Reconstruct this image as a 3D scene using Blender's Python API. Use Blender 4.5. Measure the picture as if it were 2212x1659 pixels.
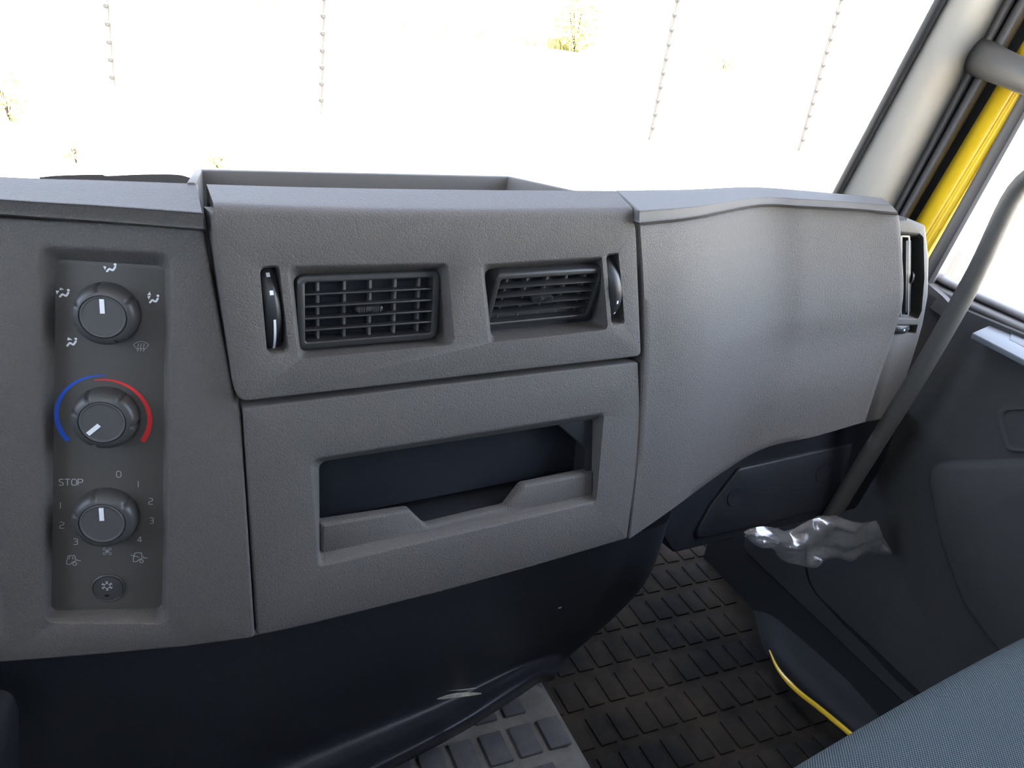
import bpy, bmesh, math, random
from mathutils import Vector, Matrix, noise
from mathutils.geometry import delaunay_2d_cdt, intersect_point_tri_2d
random.seed(7)
V = Vector
R = math.radians
for o in list(bpy.data.objects): bpy.data.objects.remove(o)
scene = bpy.context.scene
COL = scene.collection

# ------------------------------------------------------------------ camera
FPX, CX, CY = 1700.0, 1106.0, 829.5
PITCH, ROLL, YAW = R(-25), R(8.0), R(27)
CAM = V((0, 0, 0.92))
FW = V((math.sin(YAW)*math.cos(PITCH), math.cos(YAW)*math.cos(PITCH), math.sin(PITCH)))
_r0 = V((math.cos(YAW), -math.sin(YAW), 0)); _u0 = _r0.cross(FW)
RT = math.cos(ROLL)*_r0 + math.sin(ROLL)*_u0
UP = -math.sin(ROLL)*_r0 + math.cos(ROLL)*_u0
cd = bpy.data.cameras.new('camera'); cam = bpy.data.objects.new('camera', cd); COL.objects.link(cam)
cd.sensor_width = 36; cd.lens = 36*FPX/2212; cd.clip_start = 0.01; cd.clip_end = 2000
m = Matrix((RT, UP, -FW)).transposed().to_4x4(); m.translation = CAM
cam.matrix_world = m
scene.camera = cam

# ------------------------------------------------------------------ light
SUN_AZ, SUN_EL = 184, 66
w = bpy.data.worlds.new('world'); scene.world = w; w.use_nodes = True
nt = w.node_tree; nt.nodes.clear()
sky = nt.nodes.new('ShaderNodeTexSky'); sky.sky_type = 'NISHITA'; sky.sun_disc = False
sky.sun_elevation = R(SUN_EL); sky.sun_rotation = R(SUN_AZ); sky.air_density = 1.0; sky.dust_density = 1.6
bg = nt.nodes.new('ShaderNodeBackground'); bg.inputs['Strength'].default_value = 2.8
wo = nt.nodes.new('ShaderNodeOutputWorld')
hs = nt.nodes.new('ShaderNodeHueSaturation'); hs.inputs['Saturation'].default_value = 0.66
nt.links.new(sky.outputs[0], hs.inputs['Color']); nt.links.new(hs.outputs[0], bg.inputs[0]); nt.links.new(bg.outputs[0], wo.inputs[0])
sl = bpy.data.lights.new('sun', 'SUN'); sl.energy = 110.0; sl.angle = R(0.6); sl.color = (1.0, 0.93, 0.82)
so = bpy.data.objects.new('sun', sl); COL.objects.link(so); so.location = (0, -5, 8)
sd = V((math.sin(R(SUN_AZ))*math.cos(R(SUN_EL)), math.cos(R(SUN_AZ))*math.cos(R(SUN_EL)), math.sin(R(SUN_EL))))
so.rotation_euler = sd.to_track_quat('Z', 'Y').to_euler()
vs = scene.view_settings
vs.view_transform = 'Standard'; vs.look = 'None'; vs.gamma = 1.0; vs.use_curve_mapping = False
vs.exposure = 0.08

# ------------------------------------------------------------------ photo measure helpers (pixel ray -> real plane)
def ray(px, py): return FW + RT*((px-CX)/FPX) - UP*((py-CY)/FPX)
def onz(px, py, z): d = ray(px, py); return CAM + d*((z-CAM.z)/d.z)
def ony(px, py, y): d = ray(px, py); return CAM + d*((y-CAM.y)/d.y)
def onx(px, py, x): d = ray(px, py); return CAM + d*((x-CAM.x)/d.x)

class Plane:
    def __init__(s, p, az, lean):
        a, l = R(az), R(lean)
        s.eu = V((math.sin(a), math.cos(a), 0))
        nh = V((math.cos(a), -math.sin(a), 0))
        s.ev = -(nh*math.sin(l) + V((0, 0, -math.cos(l))))
        s.n = s.eu.cross(s.ev); s.o = V(p)
    def hit(s, px, py, d=0):
        r = ray(px, py); o = s.o + s.n*d
        return CAM + r*((o-CAM).dot(s.n)/r.dot(s.n))
    def uv(s, px, py, d=0):
        p = s.hit(px, py, d) - s.o
        return V((p.dot(s.eu), p.dot(s.ev)))
    def w(s, u, v, d=0): return s.o + s.eu*u + s.ev*v + s.n*d
    def uvs(s, pts, d=0): return [s.uv(x, y, d) for x, y in pts]
    def mat(s, u=0, v=0, d=0):
        m = Matrix((s.eu, s.ev, s.n)).transposed().to_4x4(); m.translation = s.w(u, v, d); return m

# ------------------------------------------------------------------ materials
MATS = {}
def new_mat(name):
    m = bpy.data.materials.new(name); m.use_nodes = True
    MATS[name] = m
    return m, m.node_tree, m.node_tree.nodes['Principled BSDF']
def N(nt, t, **kw):
    n = nt.nodes.new(t)
    for k, v in kw.items(): setattr(n, k, v)
    return n
def plain(name, col, rough=0.5, spec=0.5, metal=0.0, var=0.0, vscale=30, bump=0.0, bscale=800, coat=0.0):
    m, nt, b = new_mat(name)
    b.inputs['Base Color'].default_value = (*col, 1); b.inputs['Roughness'].default_value = rough
    b.inputs['Specular IOR Level'].default_value = spec; b.inputs['Metallic'].default_value = metal
    b.inputs['Coat Weight'].default_value = coat; b.inputs['Coat Roughness'].default_value = 0.15
    tc = N(nt, 'ShaderNodeTexCoord')
    if var:
        nz = N(nt, 'ShaderNodeTexNoise'); nz.inputs['Scale'].default_value = vscale; nz.inputs['Detail'].default_value = 5
        nt.links.new(tc.outputs['Object'], nz.inputs['Vector'])
        mx = N(nt, 'ShaderNodeMix', data_type='RGBA')
        mx.inputs['A'].default_value = (*[c*(1-var) for c in col], 1); mx.inputs['B'].default_value = (*[min(1, c*(1+var)) for c in col], 1)
        nt.links.new(nz.outputs['Fac'], mx.inputs['Factor']); nt.links.new(mx.outputs['Result'], b.inputs['Base Color'])
    if bump:
        nz = N(nt, 'ShaderNodeTexNoise'); nz.inputs['Scale'].default_value = bscale; nz.inputs['Detail'].default_value = 3
        nt.links.new(tc.outputs['Object'], nz.inputs['Vector'])
        bp = N(nt, 'ShaderNodeBump'); bp.inputs['Strength'].default_value = bump; bp.inputs['Distance'].default_value = 0.0006
        nt.links.new(nz.outputs['Fac'], bp.inputs['Height']); nt.links.new(bp.outputs['Normal'], b.inputs['Normal'])
    return m
def grain(name, col, rough=0.5, spec=0.5, scale=330, strength=0.46, dist=0.00055, var=0.06):
    m, nt, b = new_mat(name)
    b.inputs['Roughness'].default_value = rough; b.inputs['Specular IOR Level'].default_value = spec
    tc = N(nt, 'ShaderNodeTexCoord')
    nz = N(nt, 'ShaderNodeTexNoise'); nz.inputs['Scale'].default_value = scale*0.45; nz.inputs['Detail'].default_value = 2
    nt.links.new(tc.outputs['Object'], nz.inputs['Vector'])
    sub = N(nt, 'ShaderNodeVectorMath', operation='SUBTRACT'); sub.inputs[1].default_value = (.5, .5, .5)
    nt.links.new(nz.outputs['Color'], sub.inputs[0])
    sc = N(nt, 'ShaderNodeVectorMath', operation='SCALE'); sc.inputs['Scale'].default_value = 2.4/scale
    nt.links.new(sub.outputs[0], sc.inputs[0])
    ad = N(nt, 'ShaderNodeVectorMath', operation='ADD')
    nt.links.new(tc.outputs['Object'], ad.inputs[0]); nt.links.new(sc.outputs[0], ad.inputs[1])
    vo = N(nt, 'ShaderNodeTexVoronoi', feature='DISTANCE_TO_EDGE'); vo.inputs['Scale'].default_value = scale
    nt.links.new(ad.outputs[0], vo.inputs['Vector'])
    mr = N(nt, 'ShaderNodeMapRange', interpolation_type='SMOOTHSTEP'); mr.inputs['From Max'].default_value = 0.15
    nt.links.new(vo.outputs['Distance'], mr.inputs['Value'])
    big = N(nt, 'ShaderNodeTexNoise'); big.inputs['Scale'].default_value = scale*0.16; big.inputs['Detail'].default_value = 4
    nt.links.new(tc.outputs['Object'], big.inputs['Vector'])
    sm = N(nt, 'ShaderNodeMath', operation='MULTIPLY_ADD'); sm.inputs[1].default_value = 0.8
    nt.links.new(big.outputs['Fac'], sm.inputs[0]); nt.links.new(mr.outputs['Result'], sm.inputs[2])
    bp = N(nt, 'ShaderNodeBump'); bp.inputs['Strength'].default_value = strength; bp.inputs['Distance'].default_value = dist
    nt.links.new(sm.outputs[0], bp.inputs['Height']); nt.links.new(bp.outputs['Normal'], b.inputs['Normal'])
    dn = N(nt, 'ShaderNodeTexNoise'); dn.inputs['Scale'].default_value = 7; dn.inputs['Detail'].default_value = 6
    nt.links.new(tc.outputs['Object'], dn.inputs['Vector'])
    mx = N(nt, 'ShaderNodeMix', data_type='RGBA')
    mx.inputs['A'].default_value = (*[c*(1-var) for c in col], 1); mx.inputs['B'].default_value = (*[c*(1+var) for c in col], 1)
    nt.links.new(dn.outputs['Fac'], mx.inputs['Factor']); nt.links.new(mx.outputs['Result'], b.inputs['Base Color'])
    return m

grain('dash', (0.106, 0.097, 0.093), 0.56, 0.28)
grain('dash_fine', (0.103, 0.097, 0.095), 0.55, 0.30, scale=420, strength=0.3, dist=0.0004)
grain('dark_plastic', (0.018, 0.0195, 0.025), 0.38, 0.4, scale=500, strength=0.25, dist=0.0003)
plain('pocket_shade', (0.022, 0.022, 0.026), 0.5, 0.4, var=0.1, vscale=20, bump=0.1)  # near-black: shade inside the storage pocket put into the colour
plain('void', (0.012, 0.012, 0.013), 0.8, 0.2)
plain('faceplate', (0.084, 0.078, 0.073), 0.55, 0.4, bump=0.12, bscale=1500)
plain('knob', (0.056, 0.055, 0.056), 0.42, 0.5)
plain('knob_cap', (0.080, 0.078, 0.080), 0.55, 0.4)
plain('black_gloss', (0.024, 0.024, 0.026), 0.42, 0.5)
plain('vent_black', (0.034, 0.033, 0.034), 0.36, 0.5, var=0.2, vscale=60)
plain('vent_vane', (0.12, 0.115, 0.115), 0.30, 0.5)
plain('white_print', (0.80, 0.82, 0.86), 0.5)
plain('grey_print', (0.42, 0.43, 0.46), 0.5)
plain('blue_print', (0.02, 0.09, 0.55), 0.5)
plain('red_print', (0.70, 0.03, 0.035), 0.5)
plain('pillar_trim', (0.27, 0.256, 0.238), 0.6, 0.3, var=0.04, vscale=8)
plain('seal_rubber', (0.13, 0.122, 0.125), 0.55, 0.3)
plain('black_rubber', (0.014, 0.014, 0.016), 0.7, 0.15)
plain('yellow_paint', (0.80, 0.52, 0.02), 0.28, 0.5, coat=0.5)
plain('frame_grey', (0.075, 0.070, 0.070), 0.5, 0.4)
plain('handle_grey', (0.056, 0.053, 0.050), 0.5, 0.4, bump=0.08, bscale=900)
plain('door_fabric', (0.047, 0.047, 0.048), 0.85, 0.2, var=0.12, vscale=40, bump=0.25, bscale=1200)
plain('door_pocket', (0.052, 0.052, 0.053), 0.8, 0.2, bump=0.2, bscale=1200)
plain('door_dark', (0.020, 0.021, 0.023), 0.7, 0.3)
plain('switch_plate', (0.12, 0.127, 0.145), 0.4, 0.5)
plain('rear_trim', (0.13, 0.128, 0.125), 0.9, 0.1)
plain('roof_lining', (0.17, 0.155, 0.14), 0.9, 0.1)
plain('post', (0.035, 0.034, 0.033), 0.8, 0.2)
plain('insulator', (0.05, 0.05, 0.05), 0.6, 0.3)

def glass_mat(name, tint):
    m, nt, b = new_mat(name); nt.nodes.remove(b)
    out = nt.nodes['Material Output']
    tr = N(nt, 'ShaderNodeBsdfTransparent'); tr.inputs['Color'].default_value = (*tint, 1)
    gl = N(nt, 'ShaderNodeBsdfGlossy'); gl.inputs['Roughness'].default_value = 0.02
    mx = N(nt, 'ShaderNodeMixShader'); mx.inputs['Fac'].default_value = 0.04
    nt.links.new(tr.outputs[0], mx.inputs[1]); nt.links.new(gl.outputs[0], mx.inputs[2]); nt.links.new(mx.outputs[0], out.inputs[0])
glass_mat('glass', (.95, .96, .95)); glass_mat('dimming_glass', (.37, .372, .365))  # windscreen tint set darker than real glass to dim the dash pads
def bag_mat():
    m, nt, b = new_mat('bag_film'); nt.nodes.remove(b)
    out = nt.nodes['Material Output']
    tr = N(nt, 'ShaderNodeBsdfTransparent'); tr.inputs['Color'].default_value = (.85, .86, .88, 1)
    df = N(nt, 'ShaderNodeBsdfDiffuse'); df.inputs['Color'].default_value = (.45, .45, .46, 1)
    gl = N(nt, 'ShaderNodeBsdfGlossy'); gl.inputs['Roughness'].default_value = 0.2; gl.inputs['Color'].default_value = (.9, .9, .95, 1)
    a = N(nt, 'ShaderNodeMixShader'); a.inputs['Fac'].default_value = 0.15
    c = N(nt, 'ShaderNodeMixShader'); c.inputs['Fac'].default_value = 0.11
    nt.links.new(tr.outputs[0], a.inputs[1]); nt.links.new(df.outputs[0], a.inputs[2])
    nt.links.new(a.outputs[0], c.inputs[1]); nt.links.new(gl.outputs[0], c.inputs[2]); nt.links.new(c.outputs[0], out.inputs[0])
bag_mat()
def mat_rubber(name, ca, cb, scale):
    m, nt, b = new_mat(name); b.inputs['Roughness'].default_value = 0.85; b.inputs['Specular IOR Level'].default_value = 0.08
    tc = N(nt, 'ShaderNodeTexCoord'); ge = N(nt, 'ShaderNodeNewGeometry')
    nz = N(nt, 'ShaderNodeTexNoise'); nz.inputs['Scale'].default_value = scale; nz.inputs['Detail'].default_value = 8; nz.inputs['Roughness'].default_value = 0.65
    nt.links.new(ge.outputs['Position'], nz.inputs['Vector'])
    rp = N(nt, 'ShaderNodeValToRGB'); rp.color_ramp.elements[0].position = 0.38; rp.color_ramp.elements[1].position = 0.68
    rp.color_ramp.elements[0].color = (*ca, 1); rp.color_ramp.elements[1].color = (*cb, 1)
    nt.links.new(nz.outputs['Fac'], rp.inputs['Fac']); nt.links.new(rp.outputs['Color'], b.inputs['Base Color'])
    fz = N(nt, 'ShaderNodeTexNoise'); fz.inputs['Scale'].default_value = 700
    nt.links.new(ge.outputs['Position'], fz.inputs['Vector'])
    bp = N(nt, 'ShaderNodeBump'); bp.inputs['Strength'].default_value = 0.5; bp.inputs['Distance'].default_value = 0.001
    nt.links.new(fz.outputs['Fac'], bp.inputs['Height']); nt.links.new(bp.outputs['Normal'], b.inputs['Normal'])
mat_rubber('mat_base', (0.012, 0.011, 0.010), (0.038, 0.030, 0.022), 8)
mat_rubber('mat_block', (0.011, 0.0112, 0.012), (0.034, 0.027, 0.020), 8)
mat_rubber('tunnel_base', (0.085, 0.083, 0.081), (0.155, 0.148, 0.14), 14)
mat_rubber('tunnel_block', (0.064, 0.065, 0.073), (0.11, 0.108, 0.108), 16)
def weave_mat():
    m, nt, b = new_mat('seat_fabric'); b.inputs['Roughness'].default_value = 0.9; b.inputs['Specular IOR Level'].default_value = 0.15
    uv = N(nt, 'ShaderNodeUVMap'); sp = N(nt, 'ShaderNodeSeparateXYZ'); nt.links.new(uv.outputs[0], sp.inputs[0])
    k = 2*math.pi/0.0030
    def sinof(sock, ph=0):
        a = N(nt, 'ShaderNodeMath', operation='MULTIPLY'); a.inputs[1].default_value = k; nt.links.new(sock, a.inputs[0])
        s = N(nt, 'ShaderNodeMath', operation='SINE'); nt.links.new(a.outputs[0], s.inputs[0]); return s.outputs[0]
    p = N(nt, 'ShaderNodeMath', operation='MULTIPLY'); nt.links.new(sinof(sp.outputs[0]), p.inputs[0]); nt.links.new(sinof(sp.outputs[1]), p.inputs[1])
    mr = N(nt, 'ShaderNodeMapRange'); mr.inputs['From Min'].default_value = -0.5; mr.inputs['From Max'].default_value = 0.9
    nt.links.new(p.outputs[0], mr.inputs['Value'])
    mx = N(nt, 'ShaderNodeMix', data_type='RGBA'); mx.inputs['A'].default_value = (.020, .027, .031, 1); mx.inputs['B'].default_value = (.125, .155, .165, 1)
    nt.links.new(mr.outputs[0], mx.inputs['Factor']); nt.links.new(mx.outputs['Result'], b.inputs['Base Color'])
    bp = N(nt, 'ShaderNodeBump'); bp.inputs['Strength'].default_value = 0.6; bp.inputs['Distance'].default_value = 0.0008
    nt.links.new(p.outputs[0], bp.inputs['Height']); nt.links.new(bp.outputs['Normal'], b.inputs['Normal'])
weave_mat()
def ground_mat():
    m, nt, b = new_mat('sand'); b.inputs['Roughness'].default_value = 0.95
    ge = N(nt, 'ShaderNodeNewGeometry'); nz = N(nt, 'ShaderNodeTexNoise'); nz.inputs['Scale'].default_value = 0.4; nz.inputs['Detail'].default_value = 8
    nt.links.new(ge.outputs['Position'], nz.inputs['Vector'])
    mx = N(nt, 'ShaderNodeMix', data_type='RGBA'); mx.inputs['A'].default_value = (.46, .42, .36, 1); mx.inputs['B'].default_value = (.60, .56, .50, 1)
    nt.links.new(nz.outputs['Fac'], mx.inputs['Factor']); nt.links.new(mx.outputs['Result'], b.inputs['Base Color'])
ground_mat()
plain('dry_leaf', (0.46, 0.43, 0.17), 0.8, 0.2, var=0.4, vscale=3)
plain('bark', (0.05, 0.04, 0.03), 0.9, 0.1)

# ------------------------------------------------------------------ mesh helpers
WORIG = {}
def mesh_obj(name, verts, faces, mat, parent=None, origin=None, smooth=35, uv=None):
    if origin is None:
        if parent is not None: origin = WORIG[parent.name]
        else:
            zs = min(v[2] for v in verts)
            origin = V((sum(v[0] for v in verts)/len(verts), sum(v[1] for v in verts)/len(verts), zs))
    me = bpy.data.meshes.new(name)
    me.from_pydata([tuple(V(v)-origin) for v in verts], [], faces)
    me.validate()
    bm = bmesh.new(); bm.from_mesh(me)
    bmesh.ops.recalc_face_normals(bm, faces=bm.faces)
    bm.to_mesh(me); bm.free()
    if uv:
        l = me.uv_layers.new(name='UVMap')
        for lp in me.loops: l.data[lp.index].uv = uv[lp.vertex_index]
    if smooth:
        me.shade_smooth(); me.set_sharp_from_angle(angle=R(smooth))
    me.materials.append(MATS[mat])
    o = bpy.data.objects.new(name, me); COL.objects.link(o)
    if parent is not None:
        o.parent = parent; o.location = origin - WORIG[parent.name]
    else: o.location = origin
    WORIG[o.name] = V(origin)
    return o
def inst(name, me, mw, parent):
    """copy of a shared mesh, placed with world matrix mw (rotation kept)"""
    o = bpy.data.objects.new(name, me); COL.objects.link(o)
    o.parent = parent
    pm = Matrix.Translation(WORIG[parent.name])
    o.matrix_local = pm.inverted() @ mw
    WORIG[o.name] = mw.translation.copy()
    return o
def share_mesh(name, verts, faces, mat, smooth=35):
    me = bpy.data.meshes.new(name); me.from_pydata([tuple(v) for v in verts], [], faces)
    bm = bmesh.new(); bm.from_mesh(me); bmesh.ops.recalc_face_normals(bm, faces=bm.faces); bm.to_mesh(me); bm.free()
    if smooth: me.shade_smooth(); me.set_sharp_from_angle(angle=R(smooth))
    me.materials.append(MATS[mat]); return me
def thing(name, label, cat, loc, group=None, kind=None):
    o = bpy.data.objects.new(name, None); COL.objects.link(o); o.location = loc; o.empty_display_size = 0.05
    WORIG[o.name] = V(loc); tag(o, label, cat, group, kind); return o
def tag(o, label=None, cat=None, group=None, kind=None):
    if label: o['label'] = label
    if cat: o['category'] = cat
    if group: o['group'] = group
    if kind: o['kind'] = kind
    return o

def rloop(pts, r, seg=5):
    """polygon with rounded corners; r a number or a list"""
    out = []; n = len(pts); pts = [V(p) for p in pts]
    for i in range(n):
        p, a, b = pts[i], pts[i-1], pts[(i+1) % n]
        rr = r[i] if isinstance(r, (list, tuple)) else r
        da, db = (a-p), (b-p); la, lb = da.length, db.length; da /= la; db /= lb
        ang = math.acos(max(-1, min(1, da.dot(db))))
        if rr <= 0: out.append(p); continue
        t = min(rr/max(1e-6, math.tan(ang/2)), la*0.48, lb*0.48)
        p0, p1 = p+da*t, p+db*t
        for k in range(seg+1):
            s = k/seg
            out.append(p0*(1-s)**2 + p*2*s*(1-s) + p1*s*s)
    return out
def area2(lp): return sum(lp[i-1].x*lp[i].y-lp[i].x*lp[i-1].y for i in range(len(lp)))/2
def ccw(lp): return lp if area2(lp) > 0 else lp[::-1]
def inside(p, lp):
    c = False
    for i in range(len(lp)):
        a, b = lp[i-1], lp[i]
        if (a.y > p.y) != (b.y > p.y) and p.x < (b.x-a.x)*(p.y-a.y)/(b.y-a.y)+a.x: c = not c
    return c
def offset(lp, d):
    """positive grows a ccw loop"""
    out = []; n = len(lp)
    for i in range(n):
        a, p, b = lp[i-1], lp[i], lp[(i+1) % n]
        e0 = (p-a); e1 = (b-p)
        if e0.length < 1e-7: e0 = e1
        if e1.length < 1e-7: e1 = e0
        n0 = V((e0.y, -e0.x)).normalized(); n1 = V((e1.y, -e1.x)).normalized()
        h = (n0+n1); h = h.normalized() if h.length > 1e-6 else n0
        out.append(p + h*(d/max(0.35, h.dot(n0))))
    return out
def fill2d(outline, holes, extra=()):
    """constrained triangulation; returns (points, tris, index lists of each loop)"""
    pts = []; edges = []; loops = []
    for lp in [outline]+list(holes):
        b = len(pts); pts += [V((p.x, p.y)) for p in lp]; n = len(lp)
        edges += [(b+i, b+(i+1) % n) for i in range(n)]; loops.append(list(range(b, b+n)))
    pts += [V(p) for p in extra]
    ov, oe, of, iv, ie, if_ = delaunay_2d_cdt(pts, edges, [], 0, 1e-7)
    mp = {}
    for i, l in enumerate(iv):
        for j in l: mp[j] = i
    tris = []
    for f in of:
        c = sum((ov[i] for i in f), V((0, 0)))/len(f)
        if inside(c, outline) and not any(inside(c, h) for h in holes): tris.append(tuple(f))
    return list(ov), tris, [[mp[i] for i in l] for l in loops]
LIP = [(0.10, 0.02), (0.20, 0.08), (0.32, 0.2), (1.0, 1.0)]
def plate(pl, outline, holes=(), d0=0.0, edge=0.0015, back=0.02, surf=None, lip=LIP, extra=(), inset=True):
    """flat (or surf-mapped) plate with a rounded rim and recesses.
    holes: dicts A (lip loop), B (floor loop), depth, fill, floor (extra depth of straight wall)"""
    S = surf or (lambda u, v, d: pl.w(u, v, d))
    outline = ccw(outline)
    if inset: outline = offset(outline, -edge)
    hA = []
    for h in holes:
        if area2(h['A']) < 0: h['A'] = h['A'][::-1]; h['B'] = h['B'][::-1]
        hA.append(h['A'])
    pts, tris, loops = fill2d(outline, hA, extra)
    verts = [S(p.x, p.y, d0) for p in pts]; faces = list(tris)
    def row(prev, loop, d):
        b = len(verts); n = len(loop)
        verts.extend(S(p.x, p.y, d) for p in loop)
        cur = list(range(b, b+n))
        for i in range(n):
            j = (i+1) % n; faces.append((prev[i], prev[j], cur[j], cur[i]))
        return cur
    for h, lp in zip(holes, loops[1:]):
        cur = lp
        for s, g in h.get('lip', lip):
            cur = row(cur, [a.lerp(b, s) for a, b in zip(h['A'], h['B'])], d0-h['depth']*g)
        if h.get('well'):
            cur = row(cur, h['B'], d0-h['depth']-h['well'])
        if h.get('fill'):
            faces.append(tuple(cur))
    if back:
        cur = loops[0]
        for k in (30, 60, 90):
            cur = row(cur, offset(outline, edge*math.sin(R(k))), d0-edge*(1-math.cos(R(k))))
        cur = row(cur, offset(outline, edge), d0-back)
    return verts, faces
def slab(pl, loop, d0, d1, bev=0.0008):
    """solid extrusion of a uv loop between offsets d0<d1 with a bevelled front"""
    loop = ccw(loop); n = len(loop)
    rows = [(loop, d0), (loop, d1-bev), (offset(loop, -bev*0.4), d1-bev*0.35), (offset(loop, -bev), d1)]
    verts = []; faces = []
    for lp, d in rows: verts += [pl.w(p.x, p.y, d) for p in lp]
    for k in range(len(rows)-1):
        for i in range(n):
            j = (i+1) % n; faces.append((k*n+i, k*n+j, (k+1)*n+j, (k+1)*n+i))
    p2, tris, _ = fill2d(rows[-1][0], [])
    b = len(verts); verts += [pl.w(p.x, p.y, d1) for p in p2]; faces += [tuple(b+i for i in t) for t in tris]
    p2, tris, _ = fill2d(loop, [])
    b = len(verts); verts += [pl.w(p.x, p.y, d0) for p in p2]; faces += [tuple(b+i for i in t) for t in tris]
    return weld(verts, faces)
def weld(verts, faces, eps=1e-6):
    key = {}; mp = []; nv = []
    for v in verts:
        k = (round(v[0]/eps), round(v[1]/eps), round(v[2]/eps))
        if k not in key: key[k] = len(nv); nv.append(V(v))
        mp.append(key[k])
    nf = []
    for f in faces:
        g = []
        for i in f:
            if not g or mp[i] != g[-1]: g.append(mp[i])
        if len(g) > 1 and g[0] == g[-1]: g.pop()
        if len(set(g)) > 2: nf.append(tuple(g))
    return nv, nf
def cr(p0, p1, p2, p3, t):
    return 0.5*((2*p1)+(p2-p0)*t+(2*p0-5*p1+4*p2-p3)*t*t+(3*p1-p0-3*p2+p3)*t*t*t)
def spline(pts, n):
    """Catmull-Rom through pts, n samples per span"""
    P = [pts[0]*2-pts[1]]+list(pts)+[pts[-1]*2-pts[-2]]; out = []
    for i in range(len(pts)-1):
        for k in range(n): out.append(cr(P[i], P[i+1], P[i+2], P[i+3], k/n))
    out.append(pts[-1].copy()); return out
def patch(rows, nu, nv):
    """smooth patch through a net of control points rows[r][c]"""
    rr = [spline(r, nu) for r in rows]
    cols = [spline([r[c] for r in rr], nv) for c in range(len(rr[0]))]
    return [[cols[c][k] for c in range(len(cols))] for k in range(len(cols[0]))]
def grid(rows, closed=False):
    verts = [p for r in rows for p in r]; n = len(rows[0]); faces = []
    for k in range(len(rows)-1):
        for i in range(n if closed else n-1):
            j = (i+1) % n; faces.append((k*n+i, k*n+j, (k+1)*n+j, (k+1)*n+i))
    return verts, faces
def join(*parts):
    verts = []; faces = []
    for v, f in parts:
        b = len(verts); verts += list(v); faces += [tuple(b+i for i in q) for q in f]
    return verts, faces
def box(c, sx, sy, sz, m=None, bev=0.0):
    """bevelled box centred on c with half sizes; m optional 4x4"""
    bm = bmesh.new(); bmesh.ops.create_cube(bm, size=2)
    for v in bm.verts: v.co = V((v.co.x*sx, v.co.y*sy, v.co.z*sz))+V(c)
    if bev: bmesh.ops.bevel(bm, geom=bm.edges[:], offset=bev, segments=2, profile=0.5, affect='EDGES')
    if m: bmesh.ops.transform(bm, matrix=m, verts=bm.verts)
    bm.verts.index_update()
    r = ([v.co.copy() for v in bm.verts], [tuple(v.index for v in f.verts) for f in bm.faces]); bm.free(); return r
def xform(vf, m): return [m @ V(v) for v in vf[0]], vf[1]
def lathe(profile, seg=64, cap=True, mod=None):
    verts = []; faces = []
    for r, h in profile:
        for i in range(seg):
            a = 2*math.pi*i/seg; q = r*(mod(a, r, h) if mod else 1)
            verts.append(V((q*math.cos(a), q*math.sin(a), h)))
    for k in range(len(profile)-1):
        for i in range(seg):
            j = (i+1) % seg; faces.append((k*seg+i, k*seg+j, (k+1)*seg+j, (k+1)*seg+i))
    if cap: faces.append(tuple((len(profile)-1)*seg+i for i in range(seg)))
    return verts, faces
def tube(path, rad, seg=14, flat=None, up=V((0, 0, 1)), caps=True):
    verts = []; faces = []; n = len(path)
    for k, p in enumerate(path):
        t = (path[min(n-1, k+1)]-path[max(0, k-1)]).normalized()
        a = t.cross(up).normalized(); b = a.cross(t).normalized()
        r = rad[k] if isinstance(rad, (list, tuple)) else rad
        f = (flat[k] if isinstance(flat, (list, tuple)) else flat) or 1.0
        for i in range(seg):
            q = 2*math.pi*i/seg; verts.append(p + a*(r*math.cos(q)) + b*(r*f*math.sin(q)))
    for k in range(n-1):
        for i in range(seg):
            j = (i+1) % seg; faces.append((k*seg+i, k*seg+j, (k+1)*seg+j, (k+1)*seg+i))
    if caps: faces += [tuple(range(seg)), tuple((n-1)*seg+i for i in range(seg))]
    return verts, faces
def ribbon(pts, wd, closed=False):
    """2-D stroke as quads; returns 2-D points and faces"""
    pts = [V(p) for p in pts]; n = len(pts); v = []; f = []
    ws = wd if isinstance(wd, (list, tuple)) else [wd]*n
    for i, p in enumerate(pts):
        a = pts[i-1] if (i > 0 or closed) else None; b = pts[(i+1) % n] if (i < n-1 or closed) else None
        e0 = (p-a).normalized() if a is not None else None; e1 = (b-p).normalized() if b is not None else None
        if e0 is None: e0 = e1
        if e1 is None: e1 = e0
        n0 = V((-e0.y, e0.x)); n1 = V((-e1.y, e1.x)); h = n0+n1
        h = h.normalized() if h.length > 1e-5 else n0
        q = h*(ws[i]/2/max(0.5, h.dot(n0))); v += [p+q, p-q]
    for i in range(n if closed else n-1):
        j = (i+1) % n; f.append((2*i, 2*j, 2*j+1, 2*i+1))
    return v, f

# ------------------------------------------------------------------ reference planes of the dashboard
PC = Plane(CAM + ray(900, 700)*0.62, 84, 6)
PL = Plane(PC.hit(549, 1378), 100.5, 7.5)

# ================================================================== SETTING: ground outside
GZ = -1.5
g = mesh_obj('ground', [V((-400, -200, GZ)), V((600, -200, GZ)), V((600, 900, GZ)), V((-400, 900, GZ))], [(0, 1, 2, 3)], 'sand', origin=V((0, 0, GZ)), smooth=0)
tag(g, 'sunlit pale sandy ground outside the windscreen', None, kind='structure')

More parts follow.
